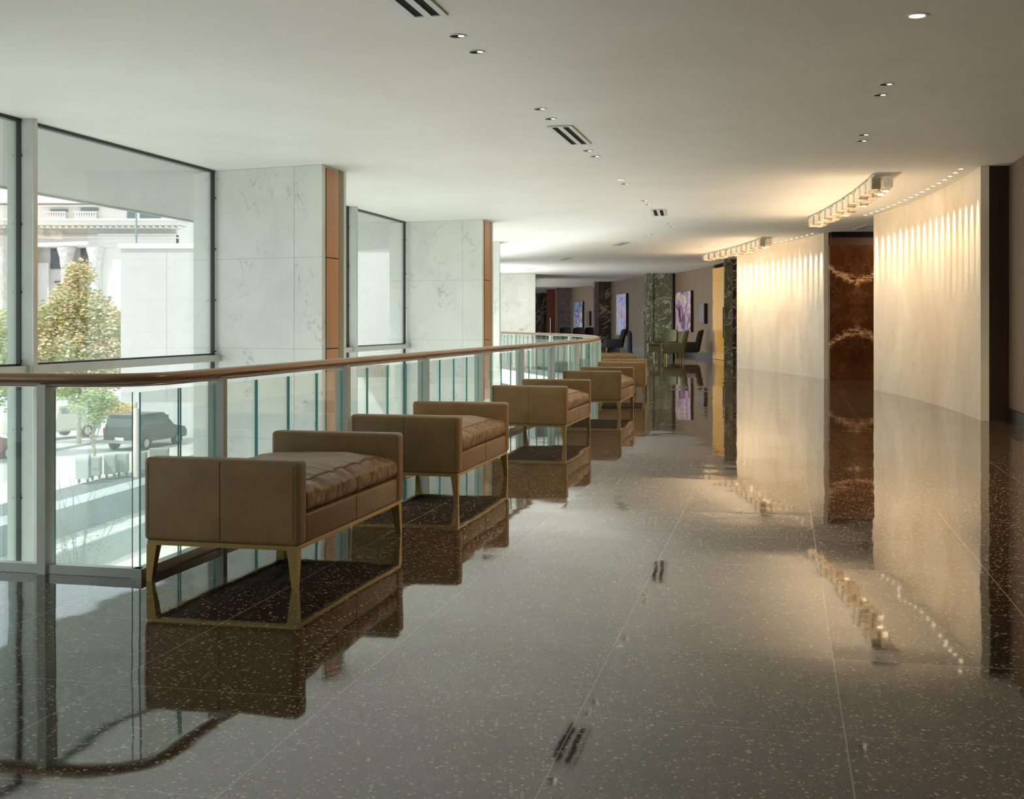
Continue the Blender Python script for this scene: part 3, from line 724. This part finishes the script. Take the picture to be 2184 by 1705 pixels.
# vehicles
def vehicle(name, loc, rz, L, W, H, paint, lab, kind='suv'):
    t = thing(name, loc, rz, lab, 'car')
    if kind == 'pickup': prof = [(-L/2, .45), (-L/2, 1.05), (-L*.08, 1.08), (-L*.04, H), (L*.18, H), (L*.28, 1.12), (L/2-.1, 1.0), (L/2, .8), (L/2, .42)]
    else: prof = [(-L/2, .42), (-L/2-.02, 1.0), (-L*.44, H*.97), (-L*.30, H), (L*.08, H*.98), (L*.22, 1.08), (L*.46, .95), (L/2, .75), (L/2, .40)]
    bm = B(); n = len(prof)
    a = [bm.verts.new((x, -W/2+(.12 if z > 1.2 else 0), z)) for x, z in prof]; b = [bm.verts.new((x, W/2-(.12 if z > 1.2 else 0), z)) for x, z in prof]
    for i in range(n): bm.faces.new((a[i], a[(i+1) % n], b[(i+1) % n], b[i]))
    bm.faces.new(a[::-1]); bm.faces.new(b); bmesh.ops.bevel(bm, geom=list(bm.edges), offset=.05, segments=2, affect='EDGES')
    obj('car_body', bm, paint, t, smooth=True)
    bm = B()
    if kind == 'pickup':
        for s in (-1, 1): box(bm, (L*.08, s*(W/2-.08), H-.28), (L*.19, .06, .34))
        box(bm, (-L*.055, 0, H-.28), (.05, W*.7, .34))
    else:
        for s in (-1, 1): box(bm, (-L*.12, s*(W/2-.10), H*.79), (L*.50, .10, H*.22))
        box(bm, (-L*.487, 0, H*.77), (.10, W*.78, H*.24))
    obj('car_window', bm, M['carglass'], t)
    for sx in (-.32, .31):
        for s in (-1, 1):
            bm = B(); tube(bm, [(sx*L, s*(W/2-.22), .36), (sx*L, s*(W/2+.02), .36)], .36, 18); o = obj('wheel', bm, M['tyre'], t)
            bm = B(); tube(bm, [(sx*L, s*(W/2+.02), .36), (sx*L, s*(W/2+.035), .36)], .22, 14); obj('hub_cap', bm, M['steel'], o)
    if kind == 'suv':
        bm = B(); box(bm, (-L/2-.03, 0, .62), (.05, .5, .14)); obj('licence_plate', bm, M['white'], t)
        for s in (-1, 1):
            bm = B(); box(bm, (-L/2-.02, s*(W/2-.12), 1.0), (.06, .16, .30)); obj('tail_light', bm, M['carred'], t)
        bm = B(); box(bm, (-L/2-.05, 0, .48), (.14, W*.96, .16)); obj('bumper', bm, M['steel'], t)
P = at(132, 940, 68); vehicle('pickup_truck', (P.x-.6, 68, -5.12), 1.05, 5.4, 2.0, 1.85, M['carwhite'], 'cream pickup truck parked across the street under the tree', 'pickup')
P = at(292, 955, 62.5); vehicle('parked_car', (P.x+.2, 63.5, -5.12), 1.28, 4.7, 1.95, 1.85, M['cardark'], 'dark parked sport utility car seen from behind')
P = at(-22, 970, 58); vehicle('parked_car.001', (P.x, 56, -5.12), 1.3, 4.5, 1.8, 1.5, M['carred'], 'red car at the extreme left edge of the street')
# low guard fence and posts
t = thing('street_barrier', (at(222, 905, 78).x, 78, -5.12), 0, 'low white slatted barrier beyond the dark car', 'barrier')
bm = B(); box(bm, (0, 0, 1.25), (3.2, .06, .12)); box(bm, (0, 0, .55), (3.2, .06, .10)); obj('rail', bm, M['planterwall'], t)
for k in range(8):
    bm = B(); box(bm, (-1.4+k*.4, -.04, .9), (.26, .05, .55)); obj('slat', bm, M['white'], t)
P = at(291, 950, 50.5); bm = B(); lathe(bm, [(.13, -5.05), (.13, -3.75), (.12, -2.2)], 16, (P.x, 50.5, 0)); tag(obj('bollard', bm, M['paving'], smooth=True), 'tall round pale concrete post in front of the dark car', 'post')
P = at(291, 500, 80); bm = B(); lathe(bm, [(.09, -5.1), (.07, EYE+(VH-440)/F*80)], 10, (P.x, 80, 0)); tag(obj('street_lamp_pole', bm, M['planterwall'], smooth=True), 'thin grey pole rising above the stone wing outside', 'pole')
# street boxes
def street_box(name, u, v0, v1, Y, wd, mat, lab, style=0):
    P = at(u, v1, Y); h = (v1-v0)*Y/F; t = thing(name, (P.x, Y, -5.03), .12, lab, 'box', 'dispenser boxes along the sidewalk')
    if style == 1:
        bm = B(); box(bm, (0, 0, h*.47), (wd, .5, h*.62))
        tube(bm, [(-wd/2, 0, h*.78), (wd/2, 0, h*.78)], .25, 20); obj('box_body', bm, mat, t, smooth=True)
    else:
        bm = B(); rbox(bm, (0, 0, h*.58), (wd, .42, h*.80), .03, 2); obj('box_body', bm, mat, t)
        bm = B(); box(bm, (0, -.215, h*.68), (wd*.72, .02, h*.38)); obj('box_door', bm, M['boxgrey'] if mat is not M['boxgrey'] else M['boxgreen'], t)
    bm = B(); 
    for s in (-1, 1): box(bm, (s*wd*.33, 0, h*.09), (.05, .3, h*.2))
    obj('stand', bm, M['planterwall'], t)
street_box('mail_box', 178, 967, 1028, 48.5, .50, M['boxgrey'], 'grey round-topped mail drop box, nearest on the sidewalk', 1)
street_box('newspaper_box', 205, 962, 1012, 49.5, .42, M['boxgreen'], 'sage newspaper box just right of the mail drop box')
street_box('newspaper_box.001', 236, 954, 1006, 50, .46, M['boxgrey'], 'tall grey newspaper box, third from the mail drop box')
street_box('newspaper_box.002', 262, 950, 1000, 50.6, .46, M['boxgreen'], 'sage newspaper box left of the concrete post')
street_box('newspaper_box.003', 303, 942, 990, 51.5, .42, M['boxgrey'], 'grey newspaper box right of the concrete post')
street_box('newspaper_box.004', 340, 930, 976, 53, .80, M['boxgrey'], 'wide grey newspaper box farthest along the sidewalk')
P = at(286, 990, 52.2); t = thing('sidewalk_sign', (P.x, 52.2, -5.05), .1, 'white folding sidewalk sign beneath the concrete post', 'sign')
bm = B(); taper(bm, (0, 0, 1.0), .12, (0, 0, 0), .42); obj('sign_board', bm, M['white'], t)

# ------------------------------------------------------------------ balustrade
t = thing('balustrade', (CORNER[0], CORNER[1], 0), 0, 'curving clear glass balustrade with bronze handrail around the open void', 'balustrade')
def loc(p, z): return (p[0]-CORNER[0], p[1]-CORNER[1], z)
# handrail path with a rounded corner
R = .42
start = (FRONT_END[0], FRONT_END[1]); d1 = -FRONT_DIR; d2 = Vector((rail_line[1][0]-CORNER[0], rail_line[1][1]-CORNER[1])).normalized()
cpt = Vector(CORNER)+Vector((-.045, .045)); path = [start]
pa = cpt-d1*R; pb = cpt+d2*R
path.append(tuple(pa))
for k in range(1, 10):
    s = k/10; q = (1-s)**2*pa+2*s*(1-s)*cpt+s*s*pb; path.append(tuple(q))
path.append(tuple(pb))
inner = offset(rail_line, .045)
path += [p for p in inner if p[1] > pb.y+.2]
bm = B(); tube(bm, [loc(p, 1.04) for p in path], .030, 16); 
obj('handrail', bm, M['handrail'], t, smooth=True)
bm = B(); tube(bm, [loc(p, 1.006) for p in path], .010, 8); obj('rail_channel', bm, M['steel'], t, smooth=True)
# base shoe
bm = B(); prism_strip(bm, [loc(p, 0)[:2] for p in offset(rail_line, .07)], [loc(p, 0)[:2] for p in offset(rail_line, .013)], -.10, .05)
obj('base_shoe', bm, M['steel'], t)
bm = B(); fo = [(FRONT_END[0]-CORNER[0], FRONT_END[1]-CORNER[1]+.02), (-.02, .013)]; fo[0] = (fo[0][0], fo[0][1]-.007); prism_strip(bm, fo, [(a, b+.057) for a, b in fo], -.10, .05); obj('base_shoe', bm, M['steel'], t)
# panels and posts along a polyline by arc length
def walk(line, s):
    for a, b in zip(line, line[1:]):
        L = math.hypot(b[0]-a[0], b[1]-a[1])
        if s <= L: f = s/L; return (a[0]+(b[0]-a[0])*f, a[1]+(b[1]-a[1])*f), math.atan2(b[1]-a[1], b[0]-a[0])
        s -= L
    return None, None
def glass_panel(a, b):
    d = Vector((b[0]-a[0], b[1]-a[1])); L = d.length; ang = math.atan2(d.y, d.x); c = ((a[0]+b[0])/2, (a[1]+b[1])/2)
    bm = B(); vs = box(bm, loc(c, .50), (L, .011, .95), ang)
    bm.faces.ensure_lookup_table()
    dn = d.normalized()
    for f in bm.faces:
        f.normal_update()
        if abs(f.normal.x*dn.x+f.normal.y*dn.y) > .9: f.material_index = 1
    obj('glass_panel', bm, [M['rail_glass'], M['glass_edge']], t)
mid = offset(rail_line, .045)
total = sum(math.hypot(b[0]-a[0], b[1]-a[1]) for a, b in zip(mid, mid[1:]))
POST0, PITCH = .94, 2.12
posts = []
s = POST0
while s < total: posts.append(s); s += PITCH
bounds = [-.0]+posts
def post(c, ang):
    bm = B(); box(bm, loc(c, .505), (.05, .10, 1.01), ang); o = obj('post', bm, M['postpaint'], t)
def run(line, s0, s1, n):
    for k in range(n):
        a = s0+(s1-s0)*k/n+.012; b = s0+(s1-s0)*(k+1)/n-.012
        pa_, _ = walk(line, a); pb_, _ = walk(line, b)
        if pa_ and pb_: glass_panel(pa_, pb_)
run(mid, .03, POST0-.03, 2)
for i, sp in enumerate(posts):
    c, ang = walk(mid, sp); post(c, ang)
    if i+1 < len(posts): run(mid, sp+.03, posts[i+1]-.03, 4)
fl_ = [(CORNER[0]-.045, CORNER[1]+.05), (FRONT_END[0], FRONT_END[1]+.05)]
run(fl_, .02, .50, 1); c, ang = walk(fl_, .54); post(c, ang); run(fl_, .58, 2.62, 4); c, ang = walk(fl_, 2.66); post(c, ang); run(fl_, 2.70, 4.4, 3)

# ------------------------------------------------------------------ benches
BL, BW = 1.70, .86
def make_bench():
    t = thing('leather_bench', (0, 0, 0), 0, '', 'bench', 'leather benches in a row along the balustrade')
    for s in (-1, 1):
        bm = B(); rbox(bm, (0, s*(BL/2-.06), .428), (BW, .12, .430), .026, 5); arm = obj('end_panel', bm, M['leather'], t, smooth=True)
        bm = B(); box(bm, (0, s*(BL/2+.0003), .43), (.004, .003, .40)); obj('seam', bm, M['seam'], arm)
        bm = B()
        for q in (-1, 1): box(bm, (q*(BW/2-.028), s*(BL/2+.0002-.0), .43), (.003, .003, .37))
        obj('piping', bm, M['seam'], arm)
    bm = B(); rbox(bm, (0, 0, .288), (BW-.012, BL-.235, .146), .014, 3); sb = obj('seat_base', bm, M['leather'], t, smooth=True)
    bm = B()
    for q in (-1, 1): box(bm, (q*(BW/2-.0058), 0, .288), (.003, .004, .13))
    obj('seam', bm, M['seam'], sb)
    # cushion
    bm = B(); bmesh.ops.create_cube(bm, size=2)
    bmesh.ops.subdivide_edges(bm, edges=bm.edges[:], cuts=64, use_grid_fill=True)
    hx, hy, hz = (BW-.03)/2, (BL-.25)/2, .070
    for v in bm.verts:
        x, y, z = v.co; e = 1-abs(x)**6; g = 1-abs(y)**10
        px = x*hx; py = y*hy; pz = z*hz
        # rounded edges
        rx = max(0, abs(x)-.9)/.1; rz_ = max(0, abs(z)-.35)/.65
        px -= math.copysign(.018*rz_**2.2, x)*(abs(x) > .86); py -= math.copysign(.016*rz_**2.2, y)*(abs(y) > .93)
        px += math.copysign(.010*(1-z*z), x)*(abs(x) > .98)
        if z > 0:
            pz += z*(.050*(1-abs(x)**3)*(1-y**4) - .014*max(0, abs(x)-.8)/.2)
            wr = noise.noise(Vector((x*1.4+y*1.2, y*8, 1.3)))*.6+noise.noise(Vector((x*3.5, y*20, 4)))*.35
            pz += z*wr*.022*(.45+.55*abs(x))
            # tuck in the middle
            pz -= z*.014*math.exp(-(y/.03)**2)*abs(x)**3
        if abs(x) > .9:
            px += math.copysign(1, x)*(noise.noise(Vector((z*1.2, y*17, x)))*.009+noise.noise(Vector((z*.8, y*45, x)))*.0045 - .016*math.exp(-(y/.016)**2))
        v.co = (px, py, pz+.434)
    obj('cushion', bm, M['cushion'], t, smooth='all')
    bm = B()
    for q in (-1, 1):
        box(bm, (q*(BW/2-.027), 0, .2015), (.024, BL-.03, .024)); box(bm, (0, q*(BL/2-.027), .2015), (BW-.078, .024, .024))
    obj('frame', bm, M['brass'], t)
    bm = B(); box(bm, (0, 0, .209), (BW-.08, BL-.08, .008)); obj('dust_cover', bm, M['darkfab'], t)
    for sx in (-1, 1):
        for sy in (-1, 1):
            bm = B(); taper(bm, (sx*(BW/2-.04), sy*(BL/2-.042), .192), .056, (sx*(BW/2-.026), sy*(BL/2-.026), 0), .030); obj('leg', bm, M['brass'], t)
    return t
bench0 = make_bench()
bench_pts = [((-1.073, 6.12), .2325, 'nearest tan leather bench with wrinkled cushion, at the railing corner'),
             ((-.395, 9.08), .225, 'second tan leather bench, directly behind the nearest one'),
             ((.60, 13.40), .23, 'third tan leather bench from the front, beside the glass railing'),
             ((1.575, 17.60), .215, 'fourth tan leather bench from the front, its seat seen past the third'),
             ((2.385, 21.75), .13, 'fifth tan leather bench, its plain end panel beyond the fourth'),
             ((2.73, 26.60), .03, 'sixth and farthest tan leather bench at the bend of the railing')]
for i, (p, slp, lab) in enumerate(bench_pts):
    o = bench0 if i == 0 else copy_tree(bench0)
    a = math.atan(slp); d = Vector((math.sin(a), math.cos(a))); n = Vector((-d.y, d.x))
    c = Vector(p)+d*(BL/2)+n*(BW/2)
    o.location = (c.x, c.y, 0); o.rotation_euler = (0, 0, -a); o['label'] = lab

# ------------------------------------------------------------------ ceiling fittings
def vent(u, v, lab, L=1.34, first=[None]):
    p = on_ceiling(u, v); a = math.atan(hall_slope(p.y))
    if first[0] is None:
        t = thing('air_vent', p, -a, lab, 'vent', 'slot air vents in the ceiling')
        bm = B(); box(bm, (0, 0, -.004), (.26, L, .008)); obj('backing', bm, M['darktrim'], t)
        bm = B()
        for x in (-.115, 0, .115): box(bm, (x, 0, -.010), (.055 if x == 0 else .045, L, .012))
        for s in (-1, 1): box(bm, (0, s*L/2, -.010), (.275, .03, .012))
        obj('frame', bm, M['ventpaint'], t); first[0] = t
    else:
        t = copy_tree(first[0]); t.location = p; t.rotation_euler = (0, 0, -a); t['label'] = lab
    return t
vent(851.5, -23, 'slotted ceiling vent at the top edge, nearest the camera')
vent(1216, 288, 'slotted ceiling vent above the second window, second from camera')
vent(1405, 453, 'slotted ceiling vent, third from the camera')
vent(1325, 520, 'slotted ceiling vent, fourth from the camera past the bend')
vent(1206, 552, 'faint slotted ceiling vent, fifth from the camera')
vent(1128, 575.5, 'farthest slotted ceiling vent, above the pale marble end wall')
vent(1846, 484, 'slotted ceiling vent in the passage beside the nearer curved wall')
def downlight(u, v, lab, r=.055, lit=.5, mat=None, first={}):
    p = on_ceiling(u, v); key = (r, lit)
    if lit < 1 and v < 490:
        right = u > 1600
        light('downlight_lamp', 'SPOT', p-Vector((0, 0, .03)), 100 if right else 30, (1, .74, .46) if right else (1, .86, .68), direction=(0, 0, -1), spot_size=2.4 if right else 1.5, spot_blend=.8, shadow_soft_size=.05)
    t = thing('downlight', p, 0, lab, 'ceiling light', 'recessed ceiling downlights')
    if key not in first:
        bm = B(); rings = [[bm.verts.new((rr*math.cos(k*PI/14), rr*math.sin(k*PI/14), z)) for k in range(28)] for rr, z in ((r*1.28, -.001), (r*1.26, -.006), (r*1.02, -.007), (r, -.001))]
        for A, Bq in zip(rings, rings[1:]):
            for k in range(28): bm.faces.new((A[k], A[(k+1) % 28], Bq[(k+1) % 28], Bq[k]))
        a = obj('trim_ring', bm, M['ventpaint'], t, smooth=True)
        bm = B(); lathe(bm, [(r*1.01, -.001), (r*.99, -.003)], 24); b = obj('recess', bm, M['darktrim'], t)
        if lit >= 1:
            bm = B(); lathe(bm, [(r*.9, -.003), (r*.85, -.0055)], 24)
        else:
            bm = B(); lathe(bm, [(r*.42, -.003), (r*.40, -.0055)], 16, (r*.52, 0, 0))
        c = obj('lamp', bm, mat or M['lamp_white'], t); first[key] = (a, b, c)
    else:
        for q in first[key]:
            c = link(q.copy()); c.parent = t
    return t
for (u, v, lab) in ((975, 76, 'downlight just beyond the nearest ceiling vent'), (1016, 110, 'downlight second beyond the nearest ceiling vent'),
    (1151, 232, 'downlight of the pair before the second vent, nearer one'), (1174, 253, 'downlight of the pair before the second vent, farther one'),
    (1253, 321, 'downlight of the pair after the second vent, nearer one'), (1269, 333, 'downlight of the pair after the second vent, farther one'),
    (1333, 392, 'dim downlight just behind the bright one in mid ceiling'),
    (1374, 428, 'downlight of the pair before the third vent, nearer one'), (1382, 436, 'downlight of the pair before the third vent, farther one'),
    (1428, 477, 'downlight of the pair after the third vent, nearer one'), (1433, 483, 'downlight of the pair after the third vent, farther one'),
    (1890, 179, 'downlight on the right side of the ceiling, left of two nearer'), (1877, 202, 'downlight on the right side, behind the first of the pair'),
    (1842, 287, 'downlight in the farther pair on the right side, nearer one'), (1838, 300, 'downlight in the farther pair on the right side, farther one'),
    (1393, 500, 'tiny downlight before the fourth vent'), (1380, 503, 'tiny downlight nearest the fourth vent'),
    (1276, 534, 'tiny downlight between the fourth and fifth vents'), (1497, 527, 'tiny lone downlight near the farther chandelier')):
    downlight(u, v, lab)
downlight(1324, 383, 'bright lit downlight in the middle of the ceiling', lit=1)
downlight(1956, 33, 'large warm lit downlight at the upper right corner', r=.062, lit=1, mat=M['lamp_warm'])
pw = on_ceiling(1956, 33); light('downlight_lamp', 'SPOT', pw-Vector((0, 0, .03)), 220, (1, .72, .42), direction=(0, 0, -1), spot_size=2.5, spot_blend=.8, shadow_soft_size=.04)
bm = B(); box(bm, (10.2, 28.2, CEIL-.008), (3.4, .9, .016)); 
tag(obj('ceiling_light_panel', bm, M['lamp_panel']), 'bright flat ceiling light in the passage behind the nearer curved wall', 'ceiling light')
light('passage_light', 'AREA', (9.6, 27.6, CEIL-.05), 50, (1, .72, .42), direction=(0, .15, -1), shape='RECTANGLE', size=3, size_y=.8)

def washers(line, n, lab, grp, y0, y1, e):
    first = None
    off = offset(line, .22)
    tot = sum(math.hypot(b[0]-a[0], b[1]-a[1]) for a, b in zip(off, off[1:]))
    for k in range(n):
        (p, ang) = walk(off, tot*(k+.5)/n)
        if first is None:
            t = thing('wall_washer_light', (p[0], p[1], CEIL), 0, lab, 'spotlight', grp)
            bm = B(); lathe(bm, [(.045, -.001), (.048, -.007), (.036, -.008)], 16); obj('trim_ring', bm, M['ventpaint'], t)
            bm = B(); lathe(bm, [(.033, -.008), (.028, -.011)], 14); obj('lamp', bm, M['lamp_warm'], t); first = t
        else:
            t = copy_tree(first); t.location = (p[0], p[1], CEIL)
        nx, ny = math.sin(ang), -math.cos(ang)
        light('wall_washer_lamp', 'SPOT', (p[0], p[1], CEIL-.02), e*random.uniform(.8, 1.25), (1, .84, .60), direction=(nx*.30, ny*.30, -1), spot_size=.35, spot_blend=.12, shadow_soft_size=.015)
washers(p1, 18, 'small lit spotlight in the ceiling row washing the nearer curved wall', 'spotlights along the nearer curved wall', 0, 0, 135)
washers(p2, 16, 'small lit spotlight in the ceiling row washing the farther curved wall', 'spotlights along the farther curved wall', 0, 0, 135)

def chandelier(name, a, b, c, lab, n):
    """glass blocks in two rows hung along a curved line a-b-c"""
    t = thing(name, (a[0], a[1], CEIL), 0, lab, 'chandelier', 'long crystal ceiling lights')
    A, Bq, C = Vector(a), Vector(b), Vector(c)
    def pt(s): return (1-s)**2*A+2*s*(1-s)*(Bq*2-(A+C)/2)+s*s*C
    rim = []
    bm = B()
    pts = [pt(k/24)-A for k in range(25)]
    prism_strip(bm, [tuple(p) for p in offset([tuple(p) for p in pts], .11)], offset([tuple(p) for p in pts], -.11), -.03, -.001)
    obj('ceiling_plate', bm, M['ventpaint'], t)
    protos = {}
    for k in range(n):
        s = (k+.5)/n; p = pt(s)-A; q = pt(min(1, s+.01))-pt(max(0, s-.01)); ang = math.atan2(q.y, q.x); nn = Vector((-math.sin(ang), math.cos(ang)))
        for row in (0, 1):
            key = (row, k % 3)
            pos = p+nn*(-.085 if row else .085); z = -.115 if (k+row) % 2 else -.135
            if key not in protos:
                bm = B(); rbox(bm, (0, 0, 0), ((A-C).length/n*.80, .13, .17), .012, 1)
                o = obj('crystal_block', bm, M['crystal'] if (k+row) % 3 else M['crystal_dim'], t); protos[key] = o
            else:
                o = link(protos[key].copy()); o.parent = t
            o.location = (pos.x, pos.y, z); o.rotation_euler = (0, random.uniform(-.1, .1), ang)
    for s in (.1, .3, .5, .7, .9):
        p = pt(s); o = light('floating_fill_light', 'POINT', (p.x-.35, p.y, CEIL-1.1), 34, (1, .68, .42), shadow_soft_size=.12)  # unseen point lamps added below the crystals to warm ceiling and wall
    for s in (.05, .12, .35, .6):
        bm = B(); p = pt(s)-A; lathe(bm, [(.02, -.23), (.045, -.225), (.045, -.20)], 12, (p.x+.10, p.y, 0)); obj('bulb', bm, M['lamp_warm'], t)
chandelier('crystal_light', (5.32, 17.5), (5.84, 21.2), (6.12, 24.7), 'long curved crystal ceiling light before the nearer curved wall', 34)
chandelier('crystal_light.001', (6.36, 30.5), (6.36, 34.2), (6.05, 38.0), 'long curved crystal ceiling light before the farther curved wall', 34)

# ------------------------------------------------------------------ art, panels and furniture in the bays
def on_wall(a, b, u):
    k = (u-UC)/F; dx, dy = b[0]-a[0], b[1]-a[1]
    s = (k*a[1]-a[0])/(dx-k*dy); return Vector((a[0]+dx*s, a[1]+dy*s))
def picture(name, a, b, u0, u1, v0, v1, mat, lab, cat, th=.10, framed=False):
    p = on_wall(a, b, u0); q = on_wall(a, b, u1); c = (p+q)/2; d = q-p; L = d.length; ang = math.atan2(d.y, d.x)
    z1 = EYE+(VH-v0)*c.y/F; z0 = EYE+(VH-v1)*c.y/F
    n = Vector((d.y, -d.x)).normalized()
    if n.x > 0: n = -n
    t = thing(name, (c.x+n.x*(th/2+.01), c.y+n.y*(th/2+.01), (z0+z1)/2), ang, lab, cat)
    s = -1 if (Vector((math.sin(ang), -math.cos(ang))).dot(n) > 0) else 1
    bm = B(); box(bm, (0, 0, 0), (L, th, z1-z0)); obj('frame', bm, M['black'], t)
    k = .86 if framed else .985
    bm = B(); box(bm, (0, s*(th/2+.002), 0), (L*k, .006, (z1-z0)*(.90 if framed else .99))); obj('canvas' if not framed else 'glass', bm, mat, t)
    return t
W1 = ((7.60, 45.4), (7.0, 54.0)); W2 = ((6.2, 56.5), (5.1, 64.0)); W3 = ((4.75, 68.8), (3.5, 75.6))
picture('painting', *W1, 1446, 1479, 622, 708, M['art_a'], 'abstract plum, lilac and green painting behind the olive armchairs', 'painting')
picture('painting.001', *W2, 1319, 1340, 627, 716, M['art_b'], 'tall abstract blue and pink painting above the black armchair', 'painting')
picture('painting.002', *W3, 1227, 1246, 644, 704, M['art_c'], 'farthest abstract blue painting, left of the railing bend', 'painting')
picture('framed_panel', *W1, 1497, 1509, 648, 691, M['mirror'], 'small black framed panel between painting and golden door', 'panel', .12, True)
picture('framed_panel.001', *W3, 1254.5, 1261, 664, 695, M['mirror'], 'small dark framed panel right of the farthest painting', 'panel', .1, True)
for k, (W, u, v, lab) in enumerate(((W1, 1521, 660.5, 'upper small black wall switch beside the golden door'), (W1, 1521, 682.5, 'lower small black wall switch beside the golden door'),
                       (W2, 1372, 668, 'upper small black wall switch in the second bay'), (W2, 1372.5, 687, 'lower small black wall switch in the second bay'),
                       (W3, 1267, 674, 'upper dark wall switch in the farthest bay'), (W3, 1267, 689, 'lower dark wall switch in the farthest bay'))):
    picture('wall_switch' + ('' if k == 0 else '.%03d' % k), *W, u-2.4, u+2.4, v-3.2, v+3.2, M['black'], lab, 'switch', .03, True)

def armchair(name, loc_, rz, mat, lab, h=1.08, grp=None):
    """faces local -x"""
    t = thing(name, loc_, rz, lab, 'armchair', grp)
    bm = B(); rbox(bm, (-.02, 0, .36), (.74, .52, .16), .04, 3); obj('seat', bm, mat, t, smooth=True)
    # curved winged back, leaning
    bm = B(); W = 9; Hn = 8; g = []
    for i in range(Hn+1):
        row = []
        for j in range(W+1):
            s = j/W*2-1; z = .26+(h-.26)*i/Hn; lean = .30+.20*(z-.26)
            wing = .16*s*s*(1-.35*i/Hn); narrow = 1-.18*(i/Hn)**2
            if i == Hn: z -= .05*abs(s)**3
            row.append((lean-wing, s*.35*narrow, z))
        g.append(row)
    for off_ in (0,):
        f = [[bm.verts.new(p) for p in r] for r in g]; bk = [[bm.verts.new((p[0]+.10, p[1]*1.04, p[2]+.005)) for p in r] for r in g]
        for i in range(Hn):
            for j in range(W):
                bm.faces.new((f[i][j], f[i][j+1], f[i+1][j+1], f[i+1][j])); bm.faces.new((bk[i][j+1], bk[i][j], bk[i+1][j], bk[i+1][j+1]))
        for i in range(Hn):
            bm.faces.new((f[i][0], f[i+1][0], bk[i+1][0], bk[i][0])); bm.faces.new((f[i+1][W], f[i][W], bk[i][W], bk[i+1][W]))
        for j in range(W):
            bm.faces.new((f[Hn][j], f[Hn][j+1], bk[Hn][j+1], bk[Hn][j])); bm.faces.new((f[0][j+1], f[0][j], bk[0][j], bk[0][j+1]))
    obj('backrest', bm, mat, t, smooth=True)
    for s in (-1, 1):
        bm = B(); rbox(bm, (-.03, s*.32, .435), (.76, .11, .38), .045, 3); obj('armrest', bm, mat, t, smooth=True)
    for sx in (-.34, .30):
        for s in (-1, 1):
            bm = B(); taper(bm, (sx, s*.27, .25), .045, (sx*1.06, s*.29, 0), .025); obj('leg', bm, M['brass'], t)
    return t
armchair('armchair', (5.78, 43.6, 0), 0, M['greenfab'], 'olive high-backed armchair in profile before the golden door')
armchair('armchair.001', (5.86, 46.6, 0), .9, M['greenfab'], 'olive armchair behind the other, turned to the camera')
armchair('armchair.002', (6.60, 45.5, 0), -.15, M['darkfab'], 'dark armchair near the wall, its back to the olive one')
armchair('armchair.003', (4.52, 53.9, 0), 0, M['darkfab'], 'black high-backed armchair in profile below the blue pink painting')
for k, (u, r) in enumerate(((1207, .1), (1234, -.1), (1262, .1))):
    Yc = 66.0-1.2*(k == 1); armchair('armchair.%03d' % (k+4), ((u-UC)/F*Yc, Yc, 0), PI/2+r, M['darkfab'], ('dark armchair below the farthest painting, left of three', 'dark armchair below the farthest painting, middle of three', 'dark armchair below the farthest painting, right of three')[k], h=1.10)
t = thing('side_table', (5.05, 43.4, 0), 0, 'olive side table with a recessed drawer left of the olive armchair', 'side table')
bm = B(); rbox(bm, (0, 0, .46), (.44, .5, .30), .015, 2); obj('table_top', bm, M['greenfab'], t)
bm = B(); box(bm, (0, -.252, .55), (.40, .012, .03)); obj('drawer_gap', bm, M['darktrim'], t)
for sx in (-1, 1):
    for s in (-1, 1):
        bm = B(); taper(bm, (sx*.19, s*.21, .31), .04, (sx*.20, s*.22, 0), .03); obj('leg', bm, M['greenfab'], t)
bm = B(); lathe(bm, [(.13, 0), (.13, .02), (.11, .05), (.10, .80), (.085, .92), (.05, .98), (.01, 1.0)], 18, (5.08, 52.6, 0))
tag(obj('litter_bin', bm, M['darkfab'], smooth=True), 'slim black round-topped bin right of the black armchair', 'bin')
